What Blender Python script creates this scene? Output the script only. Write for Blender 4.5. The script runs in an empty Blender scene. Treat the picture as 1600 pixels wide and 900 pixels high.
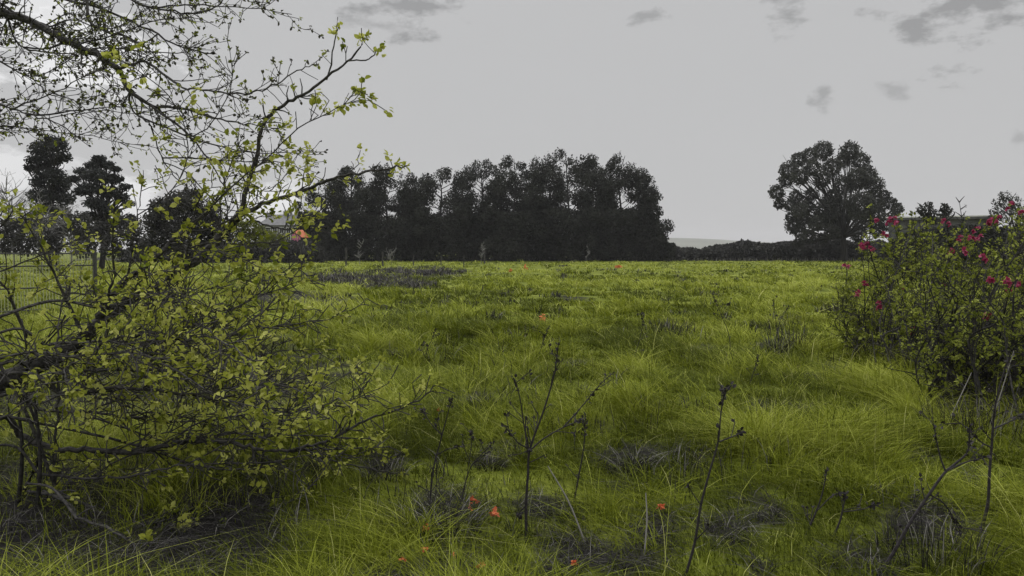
import bpy, math, random
import numpy as np
from mathutils import Vector
SC = bpy.context.scene
COL = SC.collection
rng = np.random.default_rng(11)
random.seed(11)
F = 1244.4                       # focal length in pixels of a 1600 wide frame (28 mm)
PITCH = math.atan(57 / F)
CAMH = 1.6
cp, sp = math.cos(PITCH), math.sin(PITCH)

# ---------------------------------------------------------------- helpers
def vnoise(x, y, s=0):
    """smooth value noise, vectorised, 0..1"""
    x = np.asarray(x, float); y = np.asarray(y, float)
    xi = np.floor(x); yi = np.floor(y); fx = x - xi; fy = y - yi
    def h(a, b):
        v = np.sin(a * 127.1 + b * 311.7 + s * 74.7) * 43758.5453
        return v - np.floor(v)
    fx = fx * fx * (3 - 2 * fx); fy = fy * fy * (3 - 2 * fy)
    return (h(xi, yi) * (1 - fx) + h(xi + 1, yi) * fx) * (1 - fy) + (h(xi, yi + 1) * (1 - fx) + h(xi + 1, yi + 1) * fx) * fy
def fbm(x, y, s=0, o=3):
    t = 0; a = .5; n = 0
    for k in range(o):
        t = t + a * vnoise(x * 2 ** k, y * 2 ** k, s + k); n += a; a *= .5
    return t / n
def gz(x, y):
    x = np.asarray(x, float); y = np.asarray(y, float)
    d = np.hypot(x, y)
    fade = np.clip(1 - (d - 25) / 60, 0, 1)
    return (fbm(x / 2.2, y / 2.2, 3) - .5) * .22 * fade + (fbm(x / 9, y / 9, 8) - .5) * .25 * np.clip(d / 20, 0, 1) * np.clip(1 - (d - 60) / 60, 0, 1)
def ray(px, py):
    u = (450 - py) / F
    return ((px - 800) / F, cp + u * sp, -sp + u * cp)
def at(px, py, Y):
    dx, dy, dz = ray(px, py); k = Y / dy
    return np.array((dx * k, Y, CAMH + dz * k))
def gnd(px, py):
    dx, dy, dz = ray(px, py); k = CAMH / -min(dz, -1e-4)
    x, y = dx * k, dy * k
    return np.array((x, y, float(gz(x, y))))
def ongnd(px, Y):
    x = (px - 800) / F * Y
    return np.array((x, Y, float(gz(x, Y))))
def nrm(v):
    v = np.asarray(v, float); return v / (np.linalg.norm(v) + 1e-9)

class Geo:
    def __init__(s): s.V = []; s.Fc = []; s.T = []; s.n = 0
    def add(s, v, faces, t):
        """v (n,3); faces: list of (m,k) arrays; t scalar or (n,)"""
        v = np.asarray(v, float).reshape(-1, 3)
        for f in faces: s.Fc.append(np.asarray(f, np.int64) + s.n)
        s.V.append(v); s.T.append(np.broadcast_to(np.asarray(t, float), (len(v),)).copy()); s.n += len(v)
    def tube(s, pts, rad, k=5, t=.5):
        pts = np.asarray(pts, float); n = len(pts)
        tan = np.gradient(pts, axis=0); tan /= np.linalg.norm(tan, axis=1)[:, None] + 1e-9
        ref = np.where(np.abs(tan[:, 2:3]) > .9, np.array([[1., 0, 0]]), np.array([[0, 0, 1.]]))
        a = np.cross(tan, ref); a /= np.linalg.norm(a, axis=1)[:, None] + 1e-9
        b = np.cross(tan, a)
        th = np.arange(k) / k * 2 * math.pi
        ring = a[:, None] * np.cos(th)[None, :, None] + b[:, None] * np.sin(th)[None, :, None]
        v = pts[:, None] + ring * np.asarray(rad, float)[:, None, None]
        i = np.arange(n - 1)[:, None] * k; j = np.arange(k)[None]; j2 = (j + 1) % k
        f = np.stack([i + j, i + j2, i + k + j2, i + k + j], -1).reshape(-1, 4)
        s.add(v, [f, [np.arange(k)[::-1].tolist()], [((n - 1) * k + np.arange(k)).tolist()]], t)
    def box(s, lo, hi, t=.5):
        x0, y0, z0 = lo; x1, y1, z1 = hi
        v = [(x0,y0,z0),(x1,y0,z0),(x1,y1,z0),(x0,y1,z0),(x0,y0,z1),(x1,y0,z1),(x1,y1,z1),(x0,y1,z1)]
        s.add(v, [[(3,2,1,0),(4,5,6,7),(0,1,5,4),(1,2,6,5),(2,3,7,6),(3,0,4,7)]], t)
    def leaves(s, P, D, size, wid=.38, fold=.25, t=None):
        """pointed leaves: base P, direction D, length size"""
        P = np.asarray(P, float); D = np.asarray(D, float); n = len(P)
        if n == 0: return
        D = D / (np.linalg.norm(D, axis=1)[:, None] + 1e-9)
        R = rng.normal(size=(n, 3)) * .6 + np.array([0, 0, 1.])
        S = np.cross(D, R); S /= np.linalg.norm(S, axis=1)[:, None] + 1e-9
        N = np.cross(S, D)
        L = np.broadcast_to(np.asarray(size, float), (n,))[:, None]; W = L * wid
        mid = lambda q: P + D * L * q - N * L * .18 * q * q
        v = np.stack([P, mid(.32) + S * W * .85 + N * W * fold, mid(.68) + S * W * .75 + N * W * fold, mid(1.),
                      mid(.68) - S * W * .75 + N * W * fold, mid(.32) - S * W * .85 + N * W * fold], 1)
        i = np.arange(n)[:, None] * 6
        f = np.concatenate([i + [0, 1, 2, 3], i + [0, 3, 4, 5]])
        t = rng.random(n) if t is None else np.broadcast_to(np.asarray(t, float), (n,))
        s.add(v.reshape(-1, 3), [f], np.repeat(t, 6))
    def cards(s, P, size, asp=.6, t=None, up=0.):
        """small ragged leaf-clump faces, randomly turned"""
        P = np.asarray(P, float); n = len(P)
        if n == 0: return
        D = rng.normal(size=(n, 3)) + np.array([0, 0, up]); D /= np.linalg.norm(D, axis=1)[:, None]
        S = np.cross(D, rng.normal(size=(n, 3))); S /= np.linalg.norm(S, axis=1)[:, None] + 1e-9
        L = np.broadcast_to(np.asarray(size, float), (n,))[:, None]; W = L * asp
        j = lambda: rng.uniform(.7, 1.2, (n, 1))
        v = np.stack([P - D * L * .5 * j(), P + S * W * .5 * j(), P + D * L * .5 * j(), P - S * W * .5 * j()], 1)
        i = np.arange(n)[:, None] * 4
        t = rng.random(n) if t is None else np.broadcast_to(np.asarray(t, float), (n,))
        s.add(v.reshape(-1, 3), [i + [0, 1, 2, 3]], np.repeat(t, 4))
    def blades(s, B, az, h, lean, w, t, segs=3):
        """arching grass blades"""
        n = len(B)
        if n == 0: return
        d = np.stack([np.cos(az), np.sin(az), np.zeros(n)], 1)
        tw = az + math.pi / 2 + rng.normal(0, .5, n)
        sd = np.stack([np.cos(tw), np.sin(tw), np.zeros(n)], 1)
        rows = []
        for k in range(segs):
            q = k / segs
            c = B + d * (lean * q ** 1.9)[:, None]; c[:, 2] += h * (q - .38 * (lean / (h + lean)) * q * q * 1.6)
            ww = (w * (1 - .75 * q) * .5)[:, None]
            rows += [c - sd * ww, c + sd * ww]
        c = B + d * lean[:, None]; c[:, 2] += h * (1 - .61 * lean / (h + lean))
        rows.append(c)
        m = 2 * segs + 1
        v = np.stack(rows, 1).reshape(-1, 3)
        i = np.arange(n)[:, None] * m
        fq = np.concatenate([i + [2 * k, 2 * k + 1, 2 * k + 3, 2 * k + 2] for k in range(segs - 1)]) if segs > 1 else None
        ft = i + [m - 3, m - 2, m - 1]
        s.add(v, ([fq] if fq is not None else []) + [ft], np.repeat(t, m))
    def build(s, name, mat, parent=None, origin=None, smooth=False):
        V = np.concatenate(s.V) if s.V else np.zeros((0, 3)); T = np.concatenate(s.T) if s.T else np.zeros(0)
        if parent is not None: V = V - np.array(parent.location)
        elif origin is not None: V = V - np.asarray(origin)
        sizes, loops = [], []
        for f in s.Fc:
            f = np.asarray(f); sizes.append(np.full(len(f), f.shape[1])); loops.append(f.reshape(-1))
        sizes = np.concatenate(sizes); loops = np.concatenate(loops)
        me = bpy.data.meshes.new(name)
        me.vertices.add(len(V)); me.vertices.foreach_set('co', V.astype(np.float32).ravel())
        me.loops.add(len(loops)); me.loops.foreach_set('vertex_index', loops.astype(np.int32))
        me.polygons.add(len(sizes))
        me.polygons.foreach_set('loop_start', (np.cumsum(sizes) - sizes).astype(np.int32))
        me.polygons.foreach_set('loop_total', sizes.astype(np.int32))
        at_ = me.attributes.new('tint', 'FLOAT', 'POINT'); at_.data.foreach_set('value', T.astype(np.float32))
        me.polygons.foreach_set('use_smooth', np.full(len(sizes), bool(smooth)))
        me.update(calc_edges=True)
        me.materials.append(mat)
        o = bpy.data.objects.new(name, me); COL.objects.link(o)
        if parent is not None: o.parent = parent
        elif origin is not None: o.location = origin
        return o

def tag(o, label=None, cat=None, group=None, kind=None):
    if label: o['label'] = label
    if cat: o['category'] = cat
    if group: o['group'] = group
    if kind: o['kind'] = kind
    return o
def thing(name, loc, label, cat, group=None):
    o = bpy.data.objects.new(name, None); o.empty_display_size = .2; o.location = loc; COL.objects.link(o)
    return tag(o, label, cat, group)

class _Sub:                                     # lets a sub-part be built relative to its grandparent's origin
    pass
def sub(geo, name, mat, part, root):
    o = geo.build(name, mat, None, np.array(root.location)); o.location = (0, 0, 0); o.parent = part
    return o

# ---------------------------------------------------------------- materials
def newmat(name):
    m = bpy.data.materials.new(name); m.use_nodes = True
    nt = m.node_tree; nt.nodes.clear()
    return m, nt, nt.nodes, nt.links
def ramp(nt, stops):
    r = nt.nodes.new('ShaderNodeValToRGB'); e = r.color_ramp.elements
    while len(e) < len(stops): e.new(.5)
    for k, (p, c) in enumerate(stops): e[k].position = p; e[k].color = (*c, 1)
    return r
def leafmat(name, stops, trans=.35, rough=.6):
    m, nt, N, L = newmat(name)
    a = N.new('ShaderNodeAttribute'); a.attribute_name = 'tint'
    r = ramp(nt, stops); L.new(a.outputs['Fac'], r.inputs[0])
    p = N.new('ShaderNodeBsdfPrincipled'); p.inputs['Roughness'].default_value = rough
    p.inputs['Specular IOR Level'].default_value = .08
    L.new(r.outputs[0], p.inputs['Base Color'])
    t = N.new('ShaderNodeBsdfTranslucent'); L.new(r.outputs[0], t.inputs[0])
    x = N.new('ShaderNodeMixShader'); x.inputs[0].default_value = trans
    L.new(p.outputs[0], x.inputs[1]); L.new(t.outputs[0], x.inputs[2])
    o = N.new('ShaderNodeOutputMaterial'); L.new(x.outputs[0], o.inputs[0])
    return m
def noisemat(name, c0, c1, scale=20, rough=.85, bump=.3, detail=4, stretch=(1, 1, 1)):
    m, nt, N, L = newmat(name)
    tc = N.new('ShaderNodeTexCoord'); mp = N.new('ShaderNodeMapping'); mp.inputs['Scale'].default_value = stretch
    L.new(tc.outputs['Object'], mp.inputs[0])
    n = N.new('ShaderNodeTexNoise'); n.inputs['Scale'].default_value = scale; n.inputs['Detail'].default_value = detail
    L.new(mp.outputs[0], n.inputs['Vector'])
    r = ramp(nt, [(.3, c0), (.7, c1)]); L.new(n.outputs[0], r.inputs[0])
    p = N.new('ShaderNodeBsdfPrincipled'); p.inputs['Roughness'].default_value = rough; p.inputs['Specular IOR Level'].default_value = .25
    L.new(r.outputs[0], p.inputs['Base Color'])
    b = N.new('ShaderNodeBump'); b.inputs['Strength'].default_value = bump; b.inputs['Distance'].default_value = .02
    L.new(n.outputs[0], b.inputs['Height']); L.new(b.outputs[0], p.inputs['Normal'])
    o = N.new('ShaderNodeOutputMaterial'); L.new(p.outputs[0], o.inputs[0])
    return m
M = {}
M['grass'] = leafmat('meadow_grass', [(0, (.045, .058, .003)), (.4, (.145, .172, .012)), (.75, (.26, .295, .032)), (.9, (.38, .41, .085)), (1, (.48, .47, .19))], .35, .7)
M['dry'] = leafmat('dead_stems', [(0, (.014, .013, .013)), (.6, (.040, .038, .037)), (.85, (.11, .105, .10)), (1, (.24, .23, .21))], .1, .8)
M['bark'] = noisemat('grey_bark', (.010, .0095, .009), (.075, .071, .068), 35, .85, .6)
M['bark_dark'] = noisemat('dark_bark', (.008, .0075, .007), (.036, .034, .032), 35, .9, .6)
M['bark_red'] = noisemat('whip_bark', (.012, .010, .011), (.035, .03, .033), 60, .7, .3)
M['spring_leaf'] = leafmat('young_spring_leaf', [(0, (.13, .16, .016)), (.5, (.33, .35, .055)), (1, (.52, .53, .16))], .45, .6)
M['bud'] = leafmat('opening_bud', [(0, (.030, .028, .024)), (.56, (.070, .070, .036)), (.66, (.17, .20, .03)), (1, (.26, .29, .06))], .3, .6)
M['quince_leaf'] = leafmat('shrub_leaf', [(0, (.08, .10, .010)), (.5, (.18, .21, .028)), (1, (.32, .35, .08))], .4, .5)
M['blossom'] = leafmat('pink_blossom', [(0, (.26, .022, .075)), (.6, (.38, .06, .14)), (1, (.60, .26, .36))], .3, .5)
M['orange'] = leafmat('orange_petal', [(0, (.50, .12, .05)), (1, (.66, .20, .09))], .3, .5)
M['tree_leaf'] = leafmat('dark_evergreen_leaf', [(0, (.013, .0145, .011)), (.5, (.026, .028, .022)), (1, (.052, .055, .043))], .2, .6)
M['oak_leaf'] = leafmat('grey_green_leaf', [(0, (.026, .027, .023)), (.5, (.045, .047, .040)), (1, (.080, .082, .070))], .25, .6)
M['pine_leaf'] = leafmat('pine_needle', [(0, (.018, .020, .019)), (.5, (.034, .037, .035)), (1, (.055, .058, .054))], .15, .6)
M['hedge_leaf'] = leafmat('hedge_leaf', [(0, (.024, .024, .022)), (.5, (.044, .044, .041)), (1, (.078, .077, .070))], .2, .6)
M['willow_leaf'] = leafmat('willow_leaf', [(0, (.07, .085, .014)), (1, (.15, .165, .035))], .3, .5)
M['twig_grey'] = noisemat('pale_twig', (.12, .118, .115), (.22, .215, .21), 8, .9, .2)
M['post'] = noisemat('weathered_wood', (.02, .019, .018), (.075, .072, .068), 14, .9, .5, 5, (1, 1, .15))
M['steel'] = noisemat('galvanised_wire', (.24, .25, .15), (.40, .42, .24), 30, .5, .1)
M['steel_dark'] = noisemat('dark_rail', (.03, .03, .03), (.07, .07, .07), 30, .5, .1)
M['brick'] = noisemat('render_wall', (.13, .125, .125), (.20, .195, .19), 1.5, .9, .2)
M['slate'] = noisemat('slate_roof', (.07, .07, .075), (.13, .13, .135), 2.5, .7, .3)
M['glass'] = noisemat('window_glass', (.015, .016, .018), (.03, .03, .034), .7, .12, 0)
M['white'] = noisemat('white_paint', (.55, .55, .55), (.68, .68, .67), 3, .6, .05)
M['clad'] = noisemat('grey_cladding', (.06, .06, .062), (.10, .10, .102), 1.2, .6, .15)
M['orange_sheet'] = noisemat('orange_sheet', (.42, .12, .05), (.52, .17, .08), 2, .6, .2)
M['pink_sheet'] = noisemat('pink_sheet', (.36, .12, .20), (.45, .16, .25), 2, .6, .2)
M['hill'] = noisemat('hill_fields', (.12, .125, .10), (.20, .205, .17), .004, .95, 0)

# ---------------------------------------------------------------- bare patches of the meadow (pixel ellipses laid on the ground)
BARE = [(80, 800, 190, 90), (250, 850, 200, 60), (330, 800, 130, 60), (60, 900, 150, 40), (690, 805, 65, 50), (830, 790, 60, 25), (600, 720, 50, 28),
        (880, 872, 45, 28), (720, 892, 90, 25), (985, 718, 62, 26), (1080, 712, 40, 14), (1020, 830, 45, 20), (1130, 832, 45, 18), (765, 712, 32, 18),
        (745, 630, 26, 14), (1210, 810, 35, 15), (1450, 835, 70, 45), (1335, 882, 60, 25), (990, 890, 40, 20), (1520, 640, 90, 30), (1400, 545, 80, 20),
        (1215, 545, 40, 16), (625, 550, 28, 9), (900, 575, 26, 9), (1040, 512, 60, 12), (893, 471, 22, 7), (695, 477, 18, 6), (1103, 548, 20, 7),
        (1187, 642, 22, 9), (560, 436, 90, 9), (660, 428, 70, 9), (470, 470, 120, 20), (1240, 500, 40, 12), (160, 640, 260, 60), (350, 600, 200, 80)]
_r = np.random.default_rng(5)
BARE += [(px, py, (10 + 24 * ((py - 440) / 460)) * _r.uniform(.5, 1.7), (3 + 10 * ((py - 440) / 460)) * _r.uniform(.6, 1.5)) for px, py in zip(_r.uniform(430, 1600, 75), 450 + 460 * _r.random(75) ** .8)]
BARE += [(px, 915 + _r.uniform(-10, 60), _r.uniform(30, 80), _r.uniform(12, 30)) for px in _r.uniform(380, 1600, 9)]
def proj(x, y):
    """ground point -> pixel (used only to find which ground patch of the list a ground point is in)"""
    vy = y * cp - (-CAMH) * -1 * 0 - (-CAMH) * sp * -1 * -1
    f = y * cp + CAMH * sp; u = y * sp - CAMH * cp
    f = np.maximum(f, .05)
    return 800 + F * x / f, 450 - F * u / f
def bare(x, y):
    px, py = proj(np.asarray(x, float), np.asarray(y, float))
    m = np.zeros_like(px)
    nz = (fbm(np.asarray(x) * 2.2, np.asarray(y) * 2.2, 21) - .5) * 1.3
    for cx, cy, rx, ry in BARE:
        q = np.hypot((px - cx) / (rx * (1.05 if cx < 400 else .85)), (py - cy) / (ry * (1.05 if cx < 400 else .85)))
        m = np.maximum(m, np.clip((1.15 - q + nz) * 2.2, 0, 1))
    return m

# ---------------------------------------------------------------- ground sheet
def make_ground():
    rad = np.concatenate([np.linspace(.0, 30, 150)[1:], np.geomspace(30, 3500, 90)[1:]])
    na = 288; th = np.arange(na) / na * 2 * math.pi
    X = np.concatenate([[0], (rad[:, None] * np.cos(th)).ravel()]); Y = np.concatenate([[0], (rad[:, None] * np.sin(th)).ravel()])
    Z = gz(X, Y); V = np.stack([X, Y, Z], 1)
    g = Geo(); nr = len(rad)
    i = 1 + np.arange(nr - 1)[:, None] * na; j = np.arange(na)[None]; j2 = (j + 1) % na
    f = np.stack([i + j, i + na + j, i + na + j2, i + j2], -1).reshape(-1, 4)
    tri = np.stack([np.zeros(na, int), 1 + np.arange(na), 1 + (np.arange(na) + 1) % na], 1)
    g.add(V, [f, tri], bare(X, Y))
    m, nt, N, L = newmat('meadow_soil_and_moss')
    tc = N.new('ShaderNodeTexCoord')
    n1 = N.new('ShaderNodeTexNoise'); n1.inputs['Scale'].default_value = .35; n1.inputs['Detail'].default_value = 8; n1.inputs['Roughness'].default_value = .7
    n2 = N.new('ShaderNodeTexNoise'); n2.inputs['Scale'].default_value = 9; n2.inputs['Detail'].default_value = 6; n2.inputs['Roughness'].default_value = .7
    L.new(tc.outputs['Object'], n1.inputs['Vector']); L.new(tc.outputs['Object'], n2.inputs['Vector'])
    r1 = ramp(nt, [(.32, (.055, .072, .006)), (.5, (.13, .155, .016)), (.68, (.24, .27, .045))]); L.new(n1.outputs[0], r1.inputs[0])
    r2 = ramp(nt, [(.3, (.45, .45, .45)), (.7, (1.25, 1.25, 1.2))]); L.new(n2.outputs[0], r2.inputs[0])
    mu = N.new('ShaderNodeMix'); mu.data_type = 'RGBA'; mu.blend_type = 'MULTIPLY'; mu.inputs[0].default_value = 1
    L.new(r1.outputs[0], mu.inputs[6]); L.new(r2.outputs[0], mu.inputs[7])
    soil = ramp(nt, [(.35, (.010, .010, .009)), (.6, (.024, .022, .020)), (.8, (.055, .05, .045))]); L.new(n2.outputs[0], soil.inputs[0])
    a = N.new('ShaderNodeAttribute'); a.attribute_name = 'tint'
    mx = N.new('ShaderNodeMix'); mx.data_type = 'RGBA'; L.new(a.outputs['Fac'], mx.inputs[0])
    L.new(mu.outputs[2], mx.inputs[6]); L.new(soil.outputs[0], mx.inputs[7])
    p = N.new('ShaderNodeBsdfPrincipled'); p.inputs['Roughness'].default_value = .95; p.inputs['Specular IOR Level'].default_value = .1
    L.new(mx.outputs[2], p.inputs['Base Color'])
    b = N.new('ShaderNodeBump'); b.inputs['Strength'].default_value = .6; b.inputs['Distance'].default_value = .05
    L.new(n2.outputs[0], b.inputs['Height']); L.new(b.outputs[0], p.inputs['Normal'])
    o = N.new('ShaderNodeOutputMaterial'); L.new(p.outputs[0], o.inputs[0])
    tag(g.build('ground', m, smooth=True), kind='structure')
make_ground()

# ---------------------------------------------------------------- grass: one mass of blades growing in tussocks
def scatter(n, d0, d1, power=1.0):
    """random ground points in the wedge ahead; density falls as distance grows"""
    u = rng.random(n)
    d = (d0 ** (1 - power) + u * (d1 ** (1 - power) - d0 ** (1 - power))) ** (1 / (1 - power)) if power != 1 else d0 * (d1 / d0) ** u
    half = d * .78 + 1.2
    return rng.uniform(-1, 1, n) * half, d
def make_grass():
    g = Geo()
    def layer(nt, d0, d1, per, hmul, wmin, straw):
        x, y = scatter(nt, d0, d1)
        keep = rng.random(nt) > bare(x, y) * .80
        x, y = x[keep], y[keep]; nt = len(x)
        big = fbm(x / 5, y / 7, 31); small = fbm(x / 1.1, y / 1.1, 37, 2)
        th = (.075 + .32 * small ** 2 + .14 * np.clip(big - .45, 0, 1)) * hmul * rng.uniform(.6, 1.5, nt) * np.clip(.35 + y / 8, .6, 1)
        tr = rng.uniform(.04, .13, nt) * (1 + y / 25)
        tlean = rng.normal(0, .7, nt) + fbm(x / 3, y / 3, 51) * 6.3
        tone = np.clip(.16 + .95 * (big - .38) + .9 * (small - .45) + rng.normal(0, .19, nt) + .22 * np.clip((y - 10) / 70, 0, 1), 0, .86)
        spot = fbm(x / (.55 + y * .018), y / (.7 + y * .05), 57, 3)          # clumps of darker and paler grass
        tone = np.clip(tone - .42 * np.clip((spot - .54) * 7, 0, 1) + .20 * np.clip((.44 - spot) * 7, 0, 1), 0, .88)
        th = th * (1 + .35 * np.clip((.44 - spot) * 7, 0, 1))
        k = np.repeat(np.arange(nt), per); n = len(k)
        a0 = rng.uniform(0, 2 * math.pi, n); rr = np.sqrt(rng.random(n)) * tr[k]
        bx, by = x[k] + np.cos(a0) * rr, y[k] + np.sin(a0) * rr
        az = np.where(rng.random(n) < .45, a0, tlean[k]) + rng.normal(0, .5, n)
        h = th[k] * rng.uniform(.55, 1.35, n)
        lean = h * np.abs(rng.normal(1.25, .6, n))
        w = np.maximum(rng.uniform(.0035, .0085, n), wmin * 1.25 * by)
        t = np.clip(tone[k] * 1.0 + .02 + rng.normal(0, .17, n), 0, .88)
        st = rng.random(n) < straw
        t = np.where(st, rng.uniform(.85, 1, n), t); h = np.where(st, h * rng.uniform(.9, 1.4, n), h); w = np.where(st, w * .7, w)
        g.blades(np.stack([bx, by, gz(bx, by) - .01], 1), az, h, lean, w, t)
    layer(5200, 2.2, 7, 18, 1.0, .0007, .04)
    layer(8500, 6, 18, 18, 1.0, .0009, .04)
    layer(9500, 16, 50, 11, 1.05, .0011, .03)
    layer(8000, 45, 155, 6, 1.1, .0013, .05)
    # moss and short under-grass close to the camera
    layer(15000, 2.2, 24, 9, .5, .001, .01)
    # long bent stalks
    x, y = scatter(120, 3.2, 22); n = len(x)
    g.blades(np.stack([x, y, gz(x, y)], 1), rng.uniform(0, 6.3, n), rng.uniform(.35, .75, n), rng.uniform(.1, .6, n), np.maximum(.004, .0009 * y), rng.uniform(.8, 1, n), 5)
    tag(g.build('grass', M['grass']), kind='stuff')
make_grass()

# dry grey grass along the foot of the far trees, dead bracken patch, litter under the left shrub: each one uncountable mass
def make_litter():
    g = Geo()
    x = rng.uniform(-75, 85, 9000); y = rng.uniform(134, 146, 9000); n = len(x)
    g.blades(np.stack([x, y, gz(x, y)], 1), rng.uniform(0, 6.3, n), rng.uniform(.3, .95, n), rng.uniform(.05, .5, n), rng.uniform(.1, .22, n), rng.uniform(.8, 1, n), 2)
    tag(g.build('dry_grass', M['dry']), kind='stuff')
    g = Geo()
    for (cx, cy, rx, ry, k) in [(560, 433, 90, 9, 2600), (660, 425, 70, 7, 1700), (610, 446, 75, 6, 1400), (520, 450, 45, 7, 900), (690, 427, 40, 5, 600)]:
        for q in range(k):
            a = rng.uniform(0, 6.28); r = math.sqrt(rng.random())
            p = gnd(cx + rx * r * math.cos(a), cy + ry * r * math.sin(a))
            if fbm(p[0] / 1.5, p[1] / 3, 77) < .44: continue
            g.blades(p[None], rng.uniform(0, 6.3, 1), rng.uniform(.15, .5, 1), rng.uniform(.1, .5, 1), rng.uniform(.03, .09, 1), rng.uniform(.3, .95, 1), 2)
    tag(g.build('dead_bracken', M['dry']), kind='stuff')
    g = Geo()
    x, y = scatter(130000, 2.5, 14)
    b = bare(x, y); k = (b > .35); x, y = x[k], y[k]; n = len(x)
    g.blades(np.stack([x, y, gz(x, y)], 1), rng.uniform(0, 6.3, n), rng.uniform(.02, .14, n), rng.uniform(.08, .40, n), rng.uniform(.003, .007, n), np.where(rng.random(n) < .86, rng.uniform(0, .5, n), rng.uniform(.75, 1, n)), 3)
    tag(g.build('stem_litter', M['dry']), kind='stuff')
make_litter()
def make_withered():
    g = Geo(); x, y = scatter(700, 4.5, 90)
    k = (fbm(x / 4, y / 6, 91) > .42); x, y = x[k], y[k]
    for cx, cy in zip(x, y):
        m = rng.integers(8, 34); r = rng.uniform(.06, .32) * (1 + cy / 40)
        a = rng.uniform(0, 6.3, m); q = np.sqrt(rng.random(m)) * r; px, py = cx + np.cos(a) * q, cy + np.sin(a) * q
        h = rng.uniform(.10, .34) * rng.uniform(.4, 1.2, m)
        g.blades(np.stack([px, py, gz(px, py)], 1), rng.uniform(0, 6.3, m), h, h * rng.uniform(.1, 1.1, m), np.maximum(.005, .0013 * cy) * rng.uniform(.7, 1.3, m), np.where(rng.random(m) < .85, rng.uniform(0, .6, m), .9), 3)
    tag(g.build('withered_stems', M['dry']), kind='stuff')
make_withered()

# ---------------------------------------------------------------- woody growth
def smooth_path(P, n=4):
    P = np.asarray(P, float)
    Q = np.vstack([2 * P[0] - P[1], P, 2 * P[-1] - P[-2]]); out = []
    for i in range(1, len(Q) - 2):
        p0, p1, p2, p3 = Q[i - 1], Q[i], Q[i + 1], Q[i + 2]
        for k in range(n):
            t = k / n
            out.append(.5 * (2 * p1 + (p2 - p0) * t + (2 * p0 - 5 * p1 + 4 * p2 - p3) * t * t + (3 * p1 - p0 - 3 * p2 + p3) * t ** 3))
    out.append(P[-1]); return np.array(out)
def side_dir(d, ang, up=0.):
    p = np.cross(d, rng.normal(size=3)); p = nrm(p)
    v = nrm(d * math.cos(ang) + p * math.sin(ang)); v[2] += up
    return nrm(v)
def grow(G, L, p, d, length, r, lvl, P):
    seg = P['seg'] * (1 if lvl < 2 else .7); n = max(2, int(length / seg)); pts = [np.array(p, float)]; d = nrm(d)
    for i in range(n):
        d = nrm(d + rng.normal(0, P['wander'], 3) + np.array([0, 0, P['up']]))
        pts.append(pts[-1] + d * seg)
    pts = np.array(pts)
    if P.get('floor'): pts[:, 2] = np.maximum(pts[:, 2], gz(pts[:, 0], pts[:, 1]) + .03)
    rad = np.linspace(r, max(r * .35, P['rmin']), len(pts))
    G.tube(pts, rad, 5 if r > .008 else 4, rng.random())
    for i in range(1, len(pts)):
        dd = nrm(pts[i] - pts[i - 1])
        if lvl < P['max'] and rng.random() < P['pc']:
            grow(G, L, pts[i], side_dir(dd, rng.uniform(.5, 1.2), P['up']), length * rng.uniform(.3, .6), max(rad[i] * .6, P['rmin']), lvl + 1, P)
        if rng.random() < P['pl']:
            L.append((pts[i], side_dir(dd, rng.uniform(.4, 1.3), .2)))
    L.append((pts[-1], d))
    L.append((pts[-1], d))
def dress(path, rad, G, L, P, per_m, lmin, lmax, start=.1):
    """side shoots along a traced branch"""
    seglen = np.linalg.norm(np.diff(path, axis=0), axis=1); cum = np.concatenate([[0], np.cumsum(seglen)]); tot = cum[-1]
    for q in range(int(tot * per_m)):
        s = tot * rng.uniform(start, 1); i = min(np.searchsorted(cum, s) - 1, len(path) - 2); i = max(i, 0)
        p = path[i] + (path[i + 1] - path[i]) * ((s - cum[i]) / (seglen[i] + 1e-9))
        d = nrm(path[i + 1] - path[i])
        ln = rng.uniform(lmin, lmax) * (.5 + .5 * (1 - s / tot)) if rng.random() < P.get('plong', .35) else rng.uniform(.04, .12)
        grow(G, L, p, side_dir(d, rng.uniform(.5, 1.3), P['up'] * 2), ln, min(max(rad[i] * .45, P['rmin']), P.get('rside', .008)), 1, P)
    for q in range(12): L.append((path[-1 - q // 3], nrm(nrm(path[-1] - path[-2]) + rng.normal(0, .5, 3))))
def leafset(L, per, size, spread=.9, keep=1., **kw):
    g = Geo(); L = [q for q in L if rng.random() < keep] or L[:1]
    if not L: return g
    pos = np.array([a for a, b in L]); dr = np.array([b for a, b in L])
    k = np.repeat(np.arange(len(L)), per); n = len(k)
    D = dr[k] + rng.normal(0, spread, (n, 3)) * .8
    tone = np.clip(rng.normal(.5, .25, len(L))[k] + rng.normal(0, .16, n), 0, 1)
    g.leaves(pos[k] + rng.normal(0, .4 * size if per > 4 else .006, (n, 3)), D, size * rng.uniform(.4, 1.35, n), t=tone, **kw)
    return g
def trace(pts, r0, r1, jit=.012):
    """traced branch: (px, py, distance) -> world path"""
    p = smooth_path([at(*q) for q in pts], 5)
    p[1:-1] += rng.normal(0, jit, (len(p) - 2, 3)) * .5
    return p, np.linspace(r0, r1, len(p)) * rng.uniform(.9, 1.12, len(p))

# --- overhanging budding tree, its trunk left of the frame
PU = dict(seg=.075, wander=.20, up=-.01, rmin=.0026, max=3, pc=.24, pl=.42, plong=.55, rside=.009)
root = np.array((-6.2, 7.0, float(gz(-6.2, 7.0))))
tree = thing('budding_tree', root, 'overhanging grey tree with small dark buds reaching in from the top left corner', 'tree')
G = Geo(); tp = smooth_path([root + (0, 0, -.15), root + (.05, 0, .6), root + (.0, .05, 1.6), root + (.18, .0, 2.7), root + (.1, -.1, 3.7), root + (.3, -.2, 5.0)], 5)
G.tube(tp, np.concatenate([[.26], np.linspace(.2, .06, len(tp) - 1)]), 12); G.build('trunk', M['bark'], tree, smooth=True)
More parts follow.
